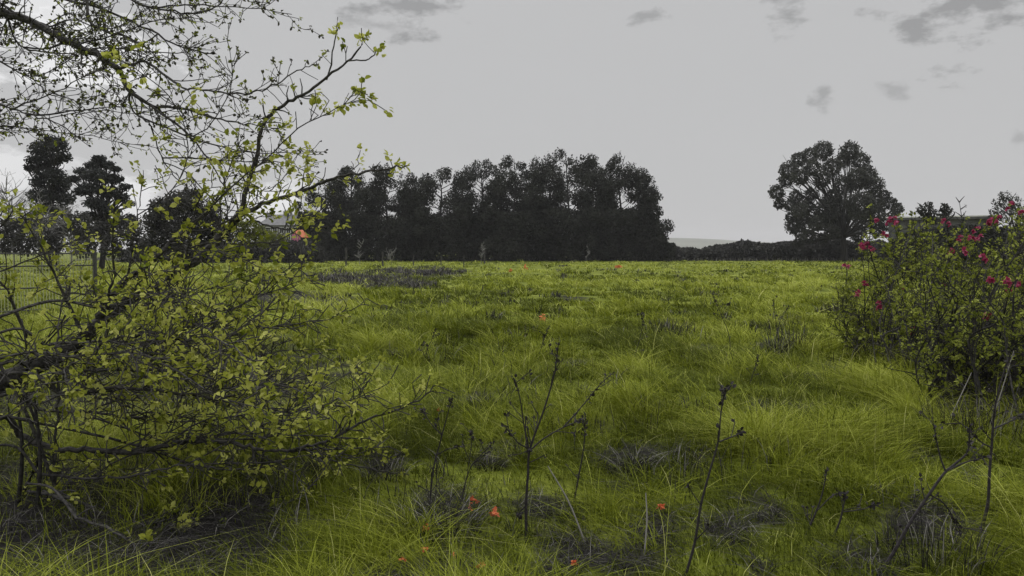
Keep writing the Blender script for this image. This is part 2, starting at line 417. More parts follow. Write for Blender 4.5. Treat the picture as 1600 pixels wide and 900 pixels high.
# px, py, distance
TK = lambda z: (tuple(root + (.1, -.05, z)))
def utree(paths, P, leafmat_, leaf, tr, barkm, per, dens=1., extra=0, zmax=None, keep=1., zmin=0.):
    done = []
    for w0, pts, r0, r1, pm, l0, l1 in paths:
        path, rad = trace(pts, r0 * .8, r1 * .8); pm = pm * (dens if pm >= 8.5 else 1.); r0 = r0 * .8
        if w0 is not None:
            lead = smooth_path([np.array(w0), (np.array(w0) * .45 + path[0] * .55) + (0, 0, .08), path[0]], 4)[:-1]
            path = np.vstack([lead, path]); rad = np.concatenate([np.linspace(r0 * (1.3 if r0 > .03 else .9), r0, len(lead)), rad])
        G = Geo(); L = []
        G.tube(path, rad, 8 if r0 > .02 else 6)
        dress(path, rad, G, L, P, pm, l0, l1, .05 if w0 is None else .25)
        b = G.build('branch', barkm, tr)
        sub(leafset(L, per, leaf, keep=keep), 'leaves', leafmat_, b, tr)
        done.append(path)
    for q in range(extra):                                       # further boughs springing from the traced ones
        pth = done[rng.integers(len(done))]; i = rng.integers(len(pth) // 5, len(pth) * 4 // 5)
        if (zmax and pth[i][2] > zmax) or pth[i][2] < zmin or pth[i][0] / pth[i][1] > -.40: continue
        d = nrm(np.array([rng.uniform(.25, 1) * (1 if rng.random() < .8 else -1), rng.normal(0, .5), rng.normal(.03, .15)]))
        n = rng.integers(9, 21); p = [pth[i]]
        for k in range(n):
            d = nrm(d + rng.normal(0, .12, 3) + np.array([0, 0, .012])); p.append(p[-1] + d * .085)
        p = np.array(p); p[:, 2] = np.maximum(p[:, 2], gz(p[:, 0], p[:, 1]) + .05)
        r0 = rng.uniform(.004, .009); rad = np.linspace(r0, .0028, len(p)); G = Geo(); L = []
        G.tube(p, rad, 6); dress(p, rad, G, L, P, 13 * dens, .08, .4, .1)
        b = G.build('branch', barkm, tr); sub(leafset(L, per, leaf, keep=keep), 'leaves', leafmat_, b, tr)
U = [
 (TK(3.0), [(-40, 2, 7.0), (0, 18, 6.9), (50, 35, 6.8), (100, 62, 6.7), (150, 85, 6.6), (185, 108, 6.5)], .042, .030, 9, .2, .55),
 (None, [(185, 108, 6.5), (225, 98, 6.4), (262, 122, 6.3), (292, 138, 6.2), (335, 142, 6.1), (392, 145, 6.0), (432, 130, 5.9), (472, 108, 5.85), (498, 100, 5.8)], .014, .004, 13, .12, .4),
 (None, [(185, 108, 6.5), (202, 142, 6.5), (240, 165, 6.5), (280, 168, 6.5), (330, 182, 6.4), (372, 192, 6.3), (412, 197, 6.2)], .024, .004, 15, .12, .4),
 (None, [(200, 138, 6.5), (206, 172, 6.6), (232, 192, 6.6), (238, 205, 6.6), (252, 245, 6.7), (275, 278, 6.7), (292, 290, 6.7)], .011, .004, 6, .08, .3),
 (None, [(232, 162, 6.5), (290, 208, 6.4), (318, 238, 6.4), (345, 282, 6.3), (368, 312, 6.3)], .013, .004, 9, .1, .35),
 (TK(3.7), [(-40, -40, 7.2), (60, -12, 7.1), (140, 8, 7.0), (220, 40, 6.9), (280, 72, 6.8), (332, 84, 6.7)], .022, .005, 15, .2, .5),
 (TK(3.9), [(60, -70, 6.6), (132, -20, 6.5), (142, 38, 6.4), (200, 58, 6.3), (262, 98, 6.2)], .018, .005, 14, .2, .5),
 (TK(4.0), [(120, -60, 7.4), (205, 0, 7.3), (262, 16, 7.2), (312, 20, 7.1), (345, 5, 7.1), (352, -20, 7.1)], .015, .005, 14, .15, .45),
 (TK(2.5), [(-30, 82, 7.2), (22, 108, 7.1), (60, 132, 7.0), (80, 158, 7.0)], .012, .004, 14, .1, .4),
 (TK(2.3), [(-30, 150, 6.6), (20, 172, 6.6), (52, 180, 6.6), (92, 195, 6.5), (138, 222, 6.5)], .011, .004, 9, .1, .3),
 (TK(2.2), [(-30, 192, 7.4), (10, 202, 7.4), (35, 190, 7.4), (44, 170, 7.4)], .009, .004, 16, .1, .25),
 (TK(3.4), [(-20, -10, 7.8), (60, 42, 7.7), (110, 30, 7.6), (170, 45, 7.5), (232, 22, 7.4)], .014, .004, 14, .15, .45),
 (TK(4.2), [(300, -90, 7.0), (360, -50, 6.9), (392, -15, 6.9), (404, 8, 6.9)], .010, .004, 7, .05, .2),
 (TK(3.1), [(10, 22, 6.9), (30, 70, 6.9), (70, 82, 6.8), (100, 92, 6.8), (128, 142, 6.8)], .011, .004, 12, .1, .35)]
utree(U, PU, M['bud'], .027, tree, M['bark'], 3, 1.6, 26, None, .55)

# --- leaning leafing tree
PA = dict(seg=.07, wander=.2, up=.03, rmin=.0032, max=3, pc=.2, pl=.20, plong=.4, rside=.010)
root = np.array((-4.6, 5.6, float(gz(-4.6, 5.6))))
tree = thing('leafing_tree', root, 'leaning tree with a thick dark limb rising rightwards to a fork among yellow-green leaves', 'tree')
G = Geo()
lp, _ = trace([(-40, 622, 5.75), (0, 602, 5.8), (60, 570, 5.9), (110, 545, 6.0), (148, 508, 6.1)], 1, 1)
tp = np.vstack([smooth_path([root + (0, 0, -.1), root + (.25, .02, .22), root + (.55, .08, .45), lp[0]], 5)[:-1], lp])
G.tube(tp, np.linspace(.11, .052, len(tp)), 10); G.build('trunk', M['bark_dark'], tree, smooth=True)
A = [
 (None, [(148, 508, 6.1), (165, 475, 6.1), (192, 440, 6.2), (235, 410, 6.2), (275, 372, 6.3), (318, 338, 6.4), (345, 300, 6.4)], .040, .008, 11, .15, .5),
 (None, [(148, 508, 6.1), (200, 470, 6.2), (250, 445, 6.3), (304, 408, 6.4), (345, 370, 6.5), (378, 332, 6.5)], .058, .036, 8, .15, .45),
 (None, [(378, 332, 6.5), (386, 290, 6.5), (400, 250, 6.5), (408, 205, 6.5), (425, 178, 6.45), (450, 160, 6.4), (490, 138, 6.35), (528, 108, 6.3), (558, 80, 6.3), (572, 55, 6.3)], .026, .007, 7, .06, .22),
 (None, [(378, 332, 6.5), (420, 316, 6.4), (470, 299, 6.3), (512, 282, 6.2), (560, 271, 6.1), (612, 262, 6.0), (640, 258, 6.0)], .024, .006, 8.4, .05, .2),
 (None, [(510, 125, 6.35), (520, 82, 6.35), (528, 36, 6.35)], .009, .005, 5, .04, .12),
 (None, [(545, 95, 6.3), (575, 92, 6.3), (596, 74, 6.3)], .008, .005, 5, .04, .12),
 (None, [(380, 335, 6.5), (410, 350, 6.4), (442, 357, 6.3), (500, 356, 6.2), (545, 350, 6.1)], .011, .004, 8, .05, .2),
 (None, [(470, 300, 6.3), (476, 270, 6.3), (484, 232, 6.3)], .006, .003, 8, .04, .12),
 (None, [(395, 290, 6.5), (420, 298, 6.4), (445, 275, 6.4), (458, 262, 6.4)], .006, .003, 8, .04, .12),
 (None, [(405, 205, 6.5), (440, 200, 6.6), (462, 185, 6.6)], .006, .003, 8, .04, .12),
 (None, [(340, 372, 6.5), (345, 320, 6.6), (352, 280, 6.6), (370, 235, 6.7)], .012, .004, 14, .08, .3),
 (None, [(160, 480, 6.1), (178, 430, 6.0), (176, 370, 5.9), (180, 315, 5.8)], .014, .005, 14, .1, .4),
 (None, [(130, 522, 6.0), (90, 440, 5.9), (60, 380, 5.8), (30, 330, 5.8)], .016, .005, 15, .1, .45),
 (None, [(200, 430, 6.2), (210, 360, 6.2), (218, 320, 6.2), (224, 266, 6.2)], .010, .003, 9, .05, .2),
 (None, [(60, 572, 5.9), (20, 470, 5.7), (-20, 400, 5.6), (20, 330, 5.5)], .016, .005, 15, .1, .45),
 (None, [(250, 445, 6.3), (290, 400, 6.1), (300, 350, 6.0), (320, 285, 6.0)], .012, .004, 16, .1, .35)]
utree(A, PA, M['spring_leaf'], .044, tree, M['bark'], 7, 1.45, 28, 1.9, .26, .95)

# --- low spreading shrub
PS = dict(seg=.07, wander=.19, up=.012, rmin=.0034, max=3, pc=.22, pl=.16, plong=.5, rside=.009, floor=True)
root = np.array((-3.3, 5.0, float(gz(-3.3, 5.0))))
tree = thing('spreading_shrub', root, 'tangled shrub with long horizontal grey branches and small yellow-green leaves above the dark litter', 'shrub')
G = Geo()
for q in ((-.1, .0), (.12, .05), (.3, -.05), (.02, .2)):
    p0 = root + (q[0], q[1], -.05); G.tube(smooth_path([p0, p0 + (rng.normal(0, .08), 0, .4), p0 + (rng.normal(0, .12), .1, .85), p0 + (rng.normal(0, .2), .15, 1.25)], 5), np.linspace(.015, .004, 16), 7)
G.build('trunk', M['bark_dark'], tree, smooth=True)
R_ = lambda z, dx=0.: tuple(root + (dx, 0.03, z))
S = [
 (R_(.55), [(30, 680, 5.2), (85, 700, 5.2), (130, 702, 5.2), (210, 706, 5.2), (260, 697, 5.25), (300, 689, 5.3), (350, 690, 5.3), (400, 700, 5.35), (440, 704, 5.4), (490, 695, 5.4), (530, 680, 5.4), (570, 658, 5.4), (620, 640, 5.35), (655, 625, 5.3), (684, 600, 5.3)], .026, .005, 9, .12, .5),
 (None, [(430, 704, 5.4), (500, 702, 5.45), (560, 700, 5.5), (610, 697, 5.5)], .010, .004, 9, .1, .3),
 (None, [(470, 700, 5.4), (505, 715, 5.5), (550, 727, 5.5), (600, 737, 5.5), (640, 742, 5.5)], .009, .004, 7, .08, .25),
 (R_(.9), [(60, 592, 5.4), (128, 580, 5.4), (220, 577, 5.5), (300, 586, 5.6), (370, 570, 5.6), (430, 552, 5.7), (500, 545, 5.7)], .016, .004, 13, .12, .5),
 (R_(.85), [(100, 620, 5.0), (180, 606, 5.0), (270, 613, 5.0), (340, 622, 5.0), (385, 612, 5.05), (435, 600, 5.1), (488, 584, 5.1)], .017, .004, 13, .12, .45),
 (R_(1.2), [(150, 480, 5.8), (230, 475, 5.8), (280, 487, 5.8), (350, 486, 5.8), (400, 462, 5.9), (440, 430, 5.9), (478, 415, 5.9)], .014, .004, 13, .1, .4),
 (R_(.1, .3), [(150, 850, 4.6), (270, 832, 4.7), (330, 823, 4.8), (400, 805, 4.9), (450, 785, 5.0), (490, 755, 5.0)], .013, .004, 9, .08, .3),
 (R_(.1, .2), [(200, 836, 4.8), (300, 834, 4.9), (420, 825, 5.0), (480, 805, 5.1), (540, 780, 5.2)], .011, .004, 7, .08, .25),
 (None, [(540, 676, 5.4), (552, 650, 5.4), (562, 620, 5.4), (572, 598, 5.4), (594, 564, 5.4)], .010, .004, 8, .04, .12),
 (R_(.7), [(60, 640, 5.6), (160, 645, 5.7), (250, 660, 5.8), (330, 655, 5.9), (420, 640, 6.0), (520, 625, 6.1), (590, 620, 6.1)], .014, .004, 13, .12, .45),
 (R_(1.1), [(70, 540, 5.2), (170, 530, 5.3), (260, 520, 5.4), (340, 528, 5.5), (420, 510, 5.6), (500, 500, 5.7), (560, 478, 5.7)], .013, .003, 13, .12, .45),
 (R_(.8), [(0, 560, 4.8), (60, 548, 4.8), (120, 560, 4.8), (200, 552, 4.9), (290, 560, 4.9), (360, 590, 5.0)], .012, .004, 13, .1, .45),
 (R_(.4), [(60, 740, 5.0), (150, 748, 4.9), (230, 740, 4.9), (300, 725, 4.9), (360, 735, 4.9), (420, 728, 5.0)], .011, .004, 10, .1, .4),
 (R_(.15, .2), [(120, 810, 4.5), (180, 830, 4.4), (222, 862, 4.3), (256, 894, 4.2)], .010, .004, 5, .06, .2),
 (R_(.6), [(400, 770, 5.6), (412, 700, 5.6), (412, 640, 5.6), (420, 580, 5.7), (432, 520, 5.7), (452, 455, 5.8)], .012, .004, 11, .1, .35),
 (R_(1.0), [(86, 760, 5.0), (86, 700, 5.0), (92, 620, 5.0), (88, 540, 5.0), (96, 470, 5.1)], .014, .005, 11, .1, .4)]
utree(S, PS, M['spring_leaf'], .036, tree, M['bark'], 6, 1.7, 105, None, .21, .22)

# ---------------------------------------------------------------- flowering thicket on the right
PR = dict(seg=.085, wander=.17, up=.045, rmin=.0032, max=2, pc=.2, pl=.40, plong=.5, rside=.008)
BL = [(1355, 383), (1346, 380), (1362, 390), (1367, 345), (1394, 343), (1401, 351), (1385, 368), (1480, 344), (1544, 347), (1555, 344), (1584, 324), (1594, 330), (1520, 358), (1508, 371),
      (1500, 374), (1525, 374), (1483, 395), (1510, 393), (1540, 405), (1322, 418), (1354, 443), (1336, 455), (1375, 477), (1410, 449), (1472, 443), (1482, 449), (1491, 449), (1546, 437), (1577, 446), (1577, 440), (1540, 486), (1447, 499), (1428, 517), (1470, 541), (1464, 543)]
def thicket(label, bases, tops, blossoms, lsize, lper, name, dens):
    c = np.mean([ongnd(*b) for b in bases], axis=0)
    t = thing(name, c, label, 'shrub')
    stems = []
    for (tx, ty, tY) in tops:
        b = ongnd(*sorted(bases, key=lambda q: abs(q[0] - tx))[rng.integers(min(4, len(bases)))]) + np.array([rng.normal(0, .12), rng.normal(0, .12), -.03])
        e = at(tx, ty, tY)
        mid = b + (e - b) * np.array([.35, .35, .5]) + rng.normal(0, .13, 3)
        q = b + (e - b) * np.array([.75, .75, .8]) + rng.normal(0, .10, 3)
        p = smooth_path([b, b + (mid - b) * .5 + rng.normal(0, .03, 3), mid, q, e], 5)
        G = Geo(); L = []; rad = np.linspace(rng.uniform(.009, .017), .004, len(p))
        G.tube(p, rad, 6); dress(p, rad, G, L, PR, dens, .1, .42, .03)
        st = G.build('stem', M['bark_dark'] if rng.random() < .6 else M['bark'], t)
        sub(leafset(L, lper, lsize, keep=.23), 'leaves', M['quince_leaf'], st, t)
        stems.append((st, p))
    for (bx, by, bY, n) in blossoms:
        c0 = at(bx, by, bY)
        st, p = min(stems, key=lambda s: np.min(np.linalg.norm(s[1] - c0, axis=1)))
        i = int(np.argmin(np.linalg.norm(p - c0, axis=1)))
        G = Geo()
        for k in range(n):
            cc = c0 + rng.normal(0, .028, 3); D = rng.normal(size=(9, 3)) * .8 + np.array([0, -.3, .6])
            G.leaves(np.repeat(cc[None], 9, 0), D, .044 * rng.uniform(.8, 1.2, 9), .55, .35, t=np.clip(rng.normal(.45, .25, 9), 0, 1))
        sub(G, 'blossom', M['blossom'], st, t)
        g2 = Geo(); g2.tube(smooth_path([p[i], (p[i] + c0) / 2 + (0, 0, -.02), c0], 3), np.linspace(.005, .003, 7), 4)
        sub(g2, 'twig', M['bark_dark'], st, t)
PR.update(pl=.12, pc=.16)
back_b = [(px, rng.uniform(11.2, 12.8)) for px in (1345, 1362, 1380, 1398, 1415, 1432, 1450, 1468, 1486, 1505, 1525, 1545, 1565, 1590)] + [(1400, 10.6), (1425, 10.2), (1445, 9.8), (1330, 11.8), (1470, 9.6), (1490, 10.0)]
back_t = [(x_, rng.uniform(338, 440) + max(0, 1410 - x_) * rng.uniform(0, 1.5), rng.uniform(11, 13)) for x_ in rng.uniform(1306, 1630, 86)] + [(1405, 470, 10.4), (1420, 450, 10.2), (1430, 500, 10.0), (1445, 460, 9.8), (1460, 500, 9.6), (1385, 480, 10.8), (1470, 450, 9.7), (1440, 540, 9.7), (1312, 470, 11.6), (1330, 430, 12), (1345, 400, 12.4), (1365, 370, 12), (1318, 500, 11.2), (1330, 520, 11.4), (1395, 345, 12), (1600, 340, 12), (1590, 330, 12.4), (1555, 340, 12)]
thicket('wide flowering shrub with red-pink blossoms among dark upright stems at the right', back_b, back_t,
        [(x, y, rng.uniform(10.8, 11.6), 4 if x in (1355, 1375, 1394, 1470, 1544) else 2) for x, y in BL if x < 1530 or y < 360], .044, 6, 'flowering_shrub', 15)
fr_b = [(px, rng.uniform(7.7, 8.9)) for px in (1462, 1480, 1498, 1515, 1532, 1550, 1568, 1586, 1604, 1622)]
fr_t = [(rng.uniform(1440, 1640), rng.uniform(400, 580), rng.uniform(7.6, 9)) for k in range(60)] + [(1442, 600, 7.9), (1455, 560, 8.0), (1480, 520, 8.3), (1580, 340, 8.5), (1620, 345, 8.6), (1545, 400, 8.4)]
thicket('leafy upright shrub with yellow-green leaves standing in front of the wide red-flowered shrub', fr_b, fr_t,
        [(x, y, 8.1, 2) for x, y in BL if x >= 1530 and y >= 360], .038, 6, 'leafy_shrub', 15)

# ---------------------------------------------------------------- bare saplings in the meadow
PW = dict(seg=.05, wander=.10, up=.05, rmin=.0022, max=2, pc=.12, pl=.3, plong=.12, rside=.006)
def sapling(label, paths, Y, r=.009, bud=.02, pm=8):
    b = paths[0][0]; base = ongnd(b[0], Y)
    G = Geo(); L = []; r *= .74
    for k, pth in enumerate(paths):
        pts = [at(px, py, Y + (0 if k == 0 else .02 * i * (1 if k % 2 else -1))) for i, (px, py) in enumerate(pth)]
        if k == 0: pts[0] = base + (0, 0, -.03)
        p = smooth_path(pts, 5); r0 = r if k == 0 else r * .5
        rad = np.linspace(r0, max(r0 * .35, .0024), len(p)); G.tube(p, rad, 6); dress(p, rad, G, L, PW, pm, .05, .16, .2)
    t = thing('sapling', base, label, 'sapling', 'bare saplings in the meadow')
    
    lf = leafset(L, 2, bud); n0 = G.n
    for f in lf.Fc: G.Fc.append(np.asarray(f) + n0)
    G.V += lf.V; G.T += lf.T; G.build('stem', M['bark_red'], t)
def depth(py): return gnd(800, py)[1]
sapling('tallest bare forked sapling standing in the middle foreground, stem dividing into several long whips',
        [[(823, 842), (822, 790), (825, 740), (828, 702), (850, 640), (866, 585), (872, 540)], [(827, 705), (850, 685), (880, 668), (912, 655)], [(826, 700), (818, 660), (812, 620), (802, 590)], [(880, 668), (905, 640), (938, 600)], [(824, 700), (808, 690), (788, 665)], [(822, 790), (812, 800), (812, 806)], [(822, 650), (821, 680), (826, 705)]], depth(840), .013)
sapling('long thin leaning sapling right of the tall forked sapling, touching the bottom edge', [[(1072, 905), (1085, 850), (1095, 790), (1108, 740), (1122, 690), (1126, 650), (1132, 608)], [(1124, 690), (1145, 682), (1160, 676)]], depth(905), .010)
sapling('slender sapling rising out of the dark dead tussock left of the tall forked sapling', [[(668, 792), (676, 740), (688, 690), (700, 645), (706, 622)], [(690, 680), (672, 660), (660, 640)], [(684, 710), (700, 702), (716, 698)]], depth(800), .009)
sapling('short straight sapling just right of the tall forked sapling', [[(894, 794), (904, 745), (912, 700), (915, 652)]], depth(794), .009)
sapling('thin sapling with a steep slant between the dead tussock and the tall forked sapling', [[(715, 775), (732, 738), (748, 715), (768, 695)], [(730, 740), (736, 700), (738, 672)]], depth(790), .007)
sapling('crooked branching sapling in the lower right corner above dark dead stems', [[(1378, 900), (1395, 865), (1420, 820), (1450, 775), (1475, 740), (1492, 725), (1512, 705), (1515, 668)], [(1478, 738), (1468, 710), (1458, 660)], [(1480, 735), (1510, 722), (1550, 712)], [(1452, 772), (1478, 790), (1500, 830)]], depth(902), .013)
sapling('upright sapling nearest the right edge, in front of the leafy shrub', [[(1541, 840), (1543, 790), (1546, 740), (1550, 690), (1554, 640), (1566, 590), (1578, 555)], [(1552, 670), (1575, 660), (1600, 645)], [(1550, 700), (1532, 690), (1518, 676)]], depth(842), .013)
sapling('small twiggy sapling with two thin shoots, left of the crooked branching sapling', [[(1262, 840), (1275, 800), (1285, 770), (1292, 735)], [(1275, 800), (1300, 775), (1318, 770)]], depth(845), .008)
sapling('thin sapling beside the lower right dead stems, stem knotted with buds', [[(1305, 850), (1312, 815), (1318, 790), (1322, 770)], [(1318, 800), (1350, 795), (1368, 788)]], depth(852), .009)
sapling('slim whip in the middle field with a bend near its tip, right of centre', [[(1144, 552), (1138, 520), (1126, 490), (1114, 460)], [(1128, 492), (1134, 480), (1140, 474)]], depth(552), .008, .03)
sapling('slanting whip in the middle field near the dark weeds right of centre', [[(988, 572), (995, 545), (1002, 520), (1006, 490)]], depth(572), .008, .03)
sapling('forked whip in the field left of centre, two bare shoots from one foot', [[(662, 566), (668, 545), (674, 532), (680, 516)], [(664, 560), (660, 545), (662, 535)]], depth(566), .008, .03)
sapling('tiny dark whip beyond the tall forked sapling, leaning right', [[(840, 570), (844, 548), (850, 530), (858, 510)]], depth(570), .009, .03)
sapling('short whip in the far left field in front of the bracken patch', [[(728, 492), (740, 478), (748, 465), (754, 450)]], depth(492), .010, .03)
sapling('thin whip rising from the grass left of the flowering shrub', [[(1222, 560), (1216, 530), (1212, 500), (1208, 470)], [(1214, 515), (1222, 495), (1232, 480)]], depth(560), .009, .03)
sapling('bare whip in the grass between the leafy shrub and the slim bent whip', [[(1172, 610), (1178, 580), (1186, 556)]], depth(612), .007, .03)
# pale dry stalks in front of the right shrub
def stalk(label, p0, p1, Y):
    b = ongnd(p0[0], Y); e = at(p1[0], p1[1], Y + .1); G = Geo(); p = smooth_path([b, b + (e - b) * .5 + (.01, 0, .02), e], 5)
    G.tube(p, np.linspace(.0055, .003, len(p)), 6, .97); tag(G.build('dry_stalk', M['dry'], None, b), label, 'stalk', 'dry stalks by the right shrub')
stalk('pale dry stalk leaning right at the left foot of the leafy shrub', (1484, 664), (1518, 582), 7.3)
stalk('longer pale dry stalk crossing the dark base of the leafy shrub near the right edge', (1552, 662), (1584, 548), 7.2)
stalk('straight pale straw stalk standing at the bottom between leaning sapling and tall sapling', (1010, 900), (1009, 770), 4.1)
stalk('pale straw stalk bending left below the tall forked sapling', (918, 900), (856, 728), 4.3)

# ---------------------------------------------------------------- dead tussocks and weeds
def tussock(label, px, py, w, h, n, up=False, name='dead_tussock'):
    c = gnd(px, py); k = c[1] / F; W = w * k; H = max(h * k, .06)
    G = Geo(); m = n
    a = rng.uniform(0, 6.3, m); r = np.sqrt(rng.random(m)) * W * .5
    x, y = c[0] + np.cos(a) * r, c[1] + np.sin(a) * r * 1.1
    hh = rng.uniform(.4, 1.1, m) * H; le = hh * (rng.uniform(.08, .8, m) if up else rng.uniform(.4, 1.5, m))
    G.blades(np.stack([x, y, gz(x, y) - .01], 1), a + rng.normal(0, .7, m), hh, le, np.maximum(rng.uniform(.003, .008, m), .0012 * c[1]), np.where(rng.random(m) < .8, rng.uniform(0, .4, m), rng.uniform(.85, 1, m)), 4)
    tag(G.build(name, M['dry'], None, c), label, 'dead plant', 'dead tussocks and weeds in the grass')
tussock('big dark tussock of dead arching stems with the slender sapling growing out of it', 690, 825, 125, 62, 420)
tussock('dark dead clump with grey arched stems flopping to the right, right of the tall sapling', 985, 735, 75, 48, 260)
tussock('grey arched dead stems lying right of the dark dead clump', 1065, 730, 70, 36, 140)
tussock('dark low tussock left of the tall forked sapling stem', 765, 725, 50, 30, 150)
tussock('small dark tussock in the grass left of centre, below the field whips', 748, 640, 36, 26, 110)
tussock('flat dark litter clump behind the foot of the tall forked sapling', 838, 800, 80, 20, 130)
tussock('dark dead clump at the right tip of the spreading shrub', 600, 745, 70, 40, 200)
tussock('dark dead clump at the bottom edge below the tall forked sapling', 880, 893, 70, 34, 160)
tussock('dark dead clump at the bottom edge below the big dark tussock', 725, 912, 110, 30, 220)
tussock('dark flat clump beside the single orange flower right of the leaning straw stalk', 1028, 850, 75, 28, 150)
tussock('dark clump right behind the long leaning sapling', 1140, 848, 80, 26, 150)
tussock('small dark weed in the grass left of the twiggy sapling', 1212, 822, 45, 24, 110)
tussock('large tangle of dead upright stems around the crooked branching sapling', 1460, 885, 170, 80, 260, True)
tussock('dark dead clump at the bottom edge left of the crooked branching sapling', 1335, 905, 110, 40, 220)
tussock('tall dark dock stand in the field left of the flowering shrub', 1214, 562, 32, 56, 90, True, 'dead_weed')
tussock('thin dark weeds right of the tall dark dock stand', 1245, 550, 40, 52, 60, True, 'dead_weed')
tussock('dark weed patch at the left foot of the flowering shrub', 1318, 498, 50, 40, 110, True, 'dead_weed')
tussock('dark small weed on the open grass right of centre', 1103, 556, 22, 18, 60, False, 'dead_weed')
tussock('dark weed lying in the grass below the thin shrub whip', 1187, 650, 24, 20, 70, False, 'dead_weed')
tussock('dark weed at centre beyond the tall forked sapling tips', 900, 582, 28, 20, 80, False, 'dead_weed')
tussock('dark weed left of centre near the tip of the spreading shrub', 626, 558, 34, 20, 90, False, 'dead_weed')
tussock('far dark weed on the pale grass at centre', 893, 476, 22, 12, 60, False, 'dead_weed')
tussock('far dark weed left of the one at centre', 694, 481, 18, 11, 50, False, 'dead_weed')
tussock('mass of dark dead upright stems at the foot of the leafy shrub', 1525, 668, 170, 60, 320, True, 'dead_weed')
tussock('broad patch of dark dead weeds around the slanting field whip', 1040, 524, 90, 30, 170, True, 'dead_weed')
tussock('dark weed by the slim bent field whip', 1132, 500, 20, 22, 50, True, 'dead_weed')

# ---------------------------------------------------------------- orange flowers
def flower(label, px, py, size, n=5):
    c = gnd(px, py + 14 * min(1, 8 / depth(py + 8))); Y = c[1]; top = at(px, py, Y); top[2] = max(top[2], c[2] + .08)
    k = Y / F; s = max(size * k * .9, .018)
    t = thing('orange_flower', c, label, 'flower', 'small orange flowers in the grass')
    G = Geo(); G.tube(smooth_path([c + (0, 0, -.01), (c + top) / 2 + (.01, 0, 0), top], 3), np.linspace(.003, .002, 7), 4); G.build('stem', M['quince_leaf'], t)
    G = Geo(); n = 12
    G.leaves(np.repeat(top[None], n, 0) + rng.normal(0, s * .2, (n, 3)), rng.normal(size=(n, 3)) + np.array([0, -.4, .3]), s * .65 * rng.uniform(.7, 1.1, n), .55, .2); G.build('petals', M['orange'], t)
for a in [('orange flower at the right rim of the big dark tussock, higher of the two', 741, 784, 13), ('orange flower right of the rim flower, above a bright grass tuft', 773, 803, 14),
          ('orange flower between the two at the right rim of the big dark tussock', 734, 796, 8), ('orange flower low in front of the big dark tussock', 666, 829, 9), ('orange flower in the grass below the big dark tussock, left side', 663, 861, 10),
          ('orange flower nearest the bottom left, under the big dark tussock', 629, 877, 8), ('orange flower at the bottom edge below the big dark tussock', 753, 886, 11), ('lone orange flower by the bottom edge left of the straw stalk', 898, 885, 11),
          ('small orange flower between two at the bottom beneath the big dark tussock', 709, 871, 7), ('single orange flower left of the long leaning sapling', 1034, 803, 13), ('orange flower at the height of the slender sapling tip', 685, 641, 8),
          ('orange flower alone on the middle of the field', 848, 499, 12), ('tallest far orange flower by the tree row', 821, 420, 9), ('small far orange flower left of the tallest far one', 797, 424, 6), ('far orange flower alone on the pale grass', 967, 418, 10)]:
    flower(*a)

# ---------------------------------------------------------------- far trees
def ball(n, c, r, hollow=.5):
    d = rng.normal(size=(n, 3)); d /= np.linalg.norm(d, axis=1)[:, None]
    q = (hollow + (1 - hollow) * rng.random(n)) ** .6
    return np.asarray(c) + d * q[:, None] * np.asarray(r) * rng.uniform(.8, 1.12, (n, 1))
def row_tree(label, px, hw, top, Y, base=402, n=5200, spire=1.0, mat='tree_leaf'):
    b = ongnd(px, Y); k = Y / F; H = (base - top) * k; W = hw * k * 1.05; n = int(n * 3.7)
    t = thing('row_tree', b, label, 'tree', 'dark trees in the row across the far side of the meadow')
    G = Geo(); tr = smooth_path([b + (0, 0, -.2), b + (rng.normal(0, .1), 0, H * .4), b + (rng.normal(0, .3), 0, H * .75), b + (rng.normal(0, .3), 0, H * .97)], 4)
    G.tube(tr, np.linspace(.24, .04, len(tr)), 7)
    C = Geo(); P = []; S = []
    nb = int(34 * H / 15)
    wid = rng.uniform(.9, 1.2); shoulder = rng.uniform(.62, .82)
    for q in range(nb):
        f = .05 + .91 * (q + rng.random()) / nb
        prof = wid * (1.28 if f < shoulder else 1.28 - .95 * ((f - shoulder) / (1 - shoulder)) ** 1.3)
        az = rng.uniform(0, 6.3); ln = W * prof * math.sqrt(rng.uniform(.12, 1))
        e = b + np.array([math.cos(az) * ln, math.sin(az) * ln, H * f]); s0 = b + (0, 0, H * max(f - .12, .05))
        G.tube(smooth_path([s0, (s0 + e) / 2 + (0, 0, -.2), e], 3), np.linspace(.08, .02, 7), 4)
        rr = rng.uniform(.75, 1.9) * (1.0 if f < .8 else .7); m = int(n / nb * .95 * (rr / 1.3) ** 2)
        P.append(ball(m, e, (rr * 1.1, rr * 1.1, rr * rng.uniform(.8, 1.3)), .25)); S.append(np.full(m, .40 if f < .6 else .32))
    for q in range(rng.integers(5, 10)):                          # uneven leading shoots
        x = rng.normal(0, .6) * W; h = H * (1.02 - .08 * rng.random() - .2 * (x / W) ** 2); m = 40
        z = rng.random(m) ** .8
        P.append(np.stack([b[0] + x + rng.normal(0, .35, m) * (1.05 - z) * 1.3, b[1] + rng.normal(0, .35, m), b[2] + h - (1 - z) * H * .13], 1)); S.append(np.full(m, .26))
    m = int(n * .36)                                             # foliage down to the ground
    a = rng.uniform(0, 6.3, m); q = np.sqrt(rng.random(m)) * W * 1.25
    P.append(np.stack([b[0] + np.cos(a) * q, b[1] + np.sin(a) * q, H * .46 * rng.random(m) ** .8 + .1], 1)); S.append(np.full(m, .42))
    P = np.concatenate(P); P[:, 2] = np.maximum(P[:, 2], .15)
    S = np.concatenate(S) * rng.uniform(.6, 1.4, len(P))
    tone = np.clip(fbm(P[:, 0] / 1.6, P[:, 2] / 1.6, 5) * .9 + rng.normal(0, .18, len(P)), 0, 1)
    C.cards(P, S, .62, tone, .5)
    G.build('trunk', M['bark_dark'], t); C.build('crown', M[mat], t)
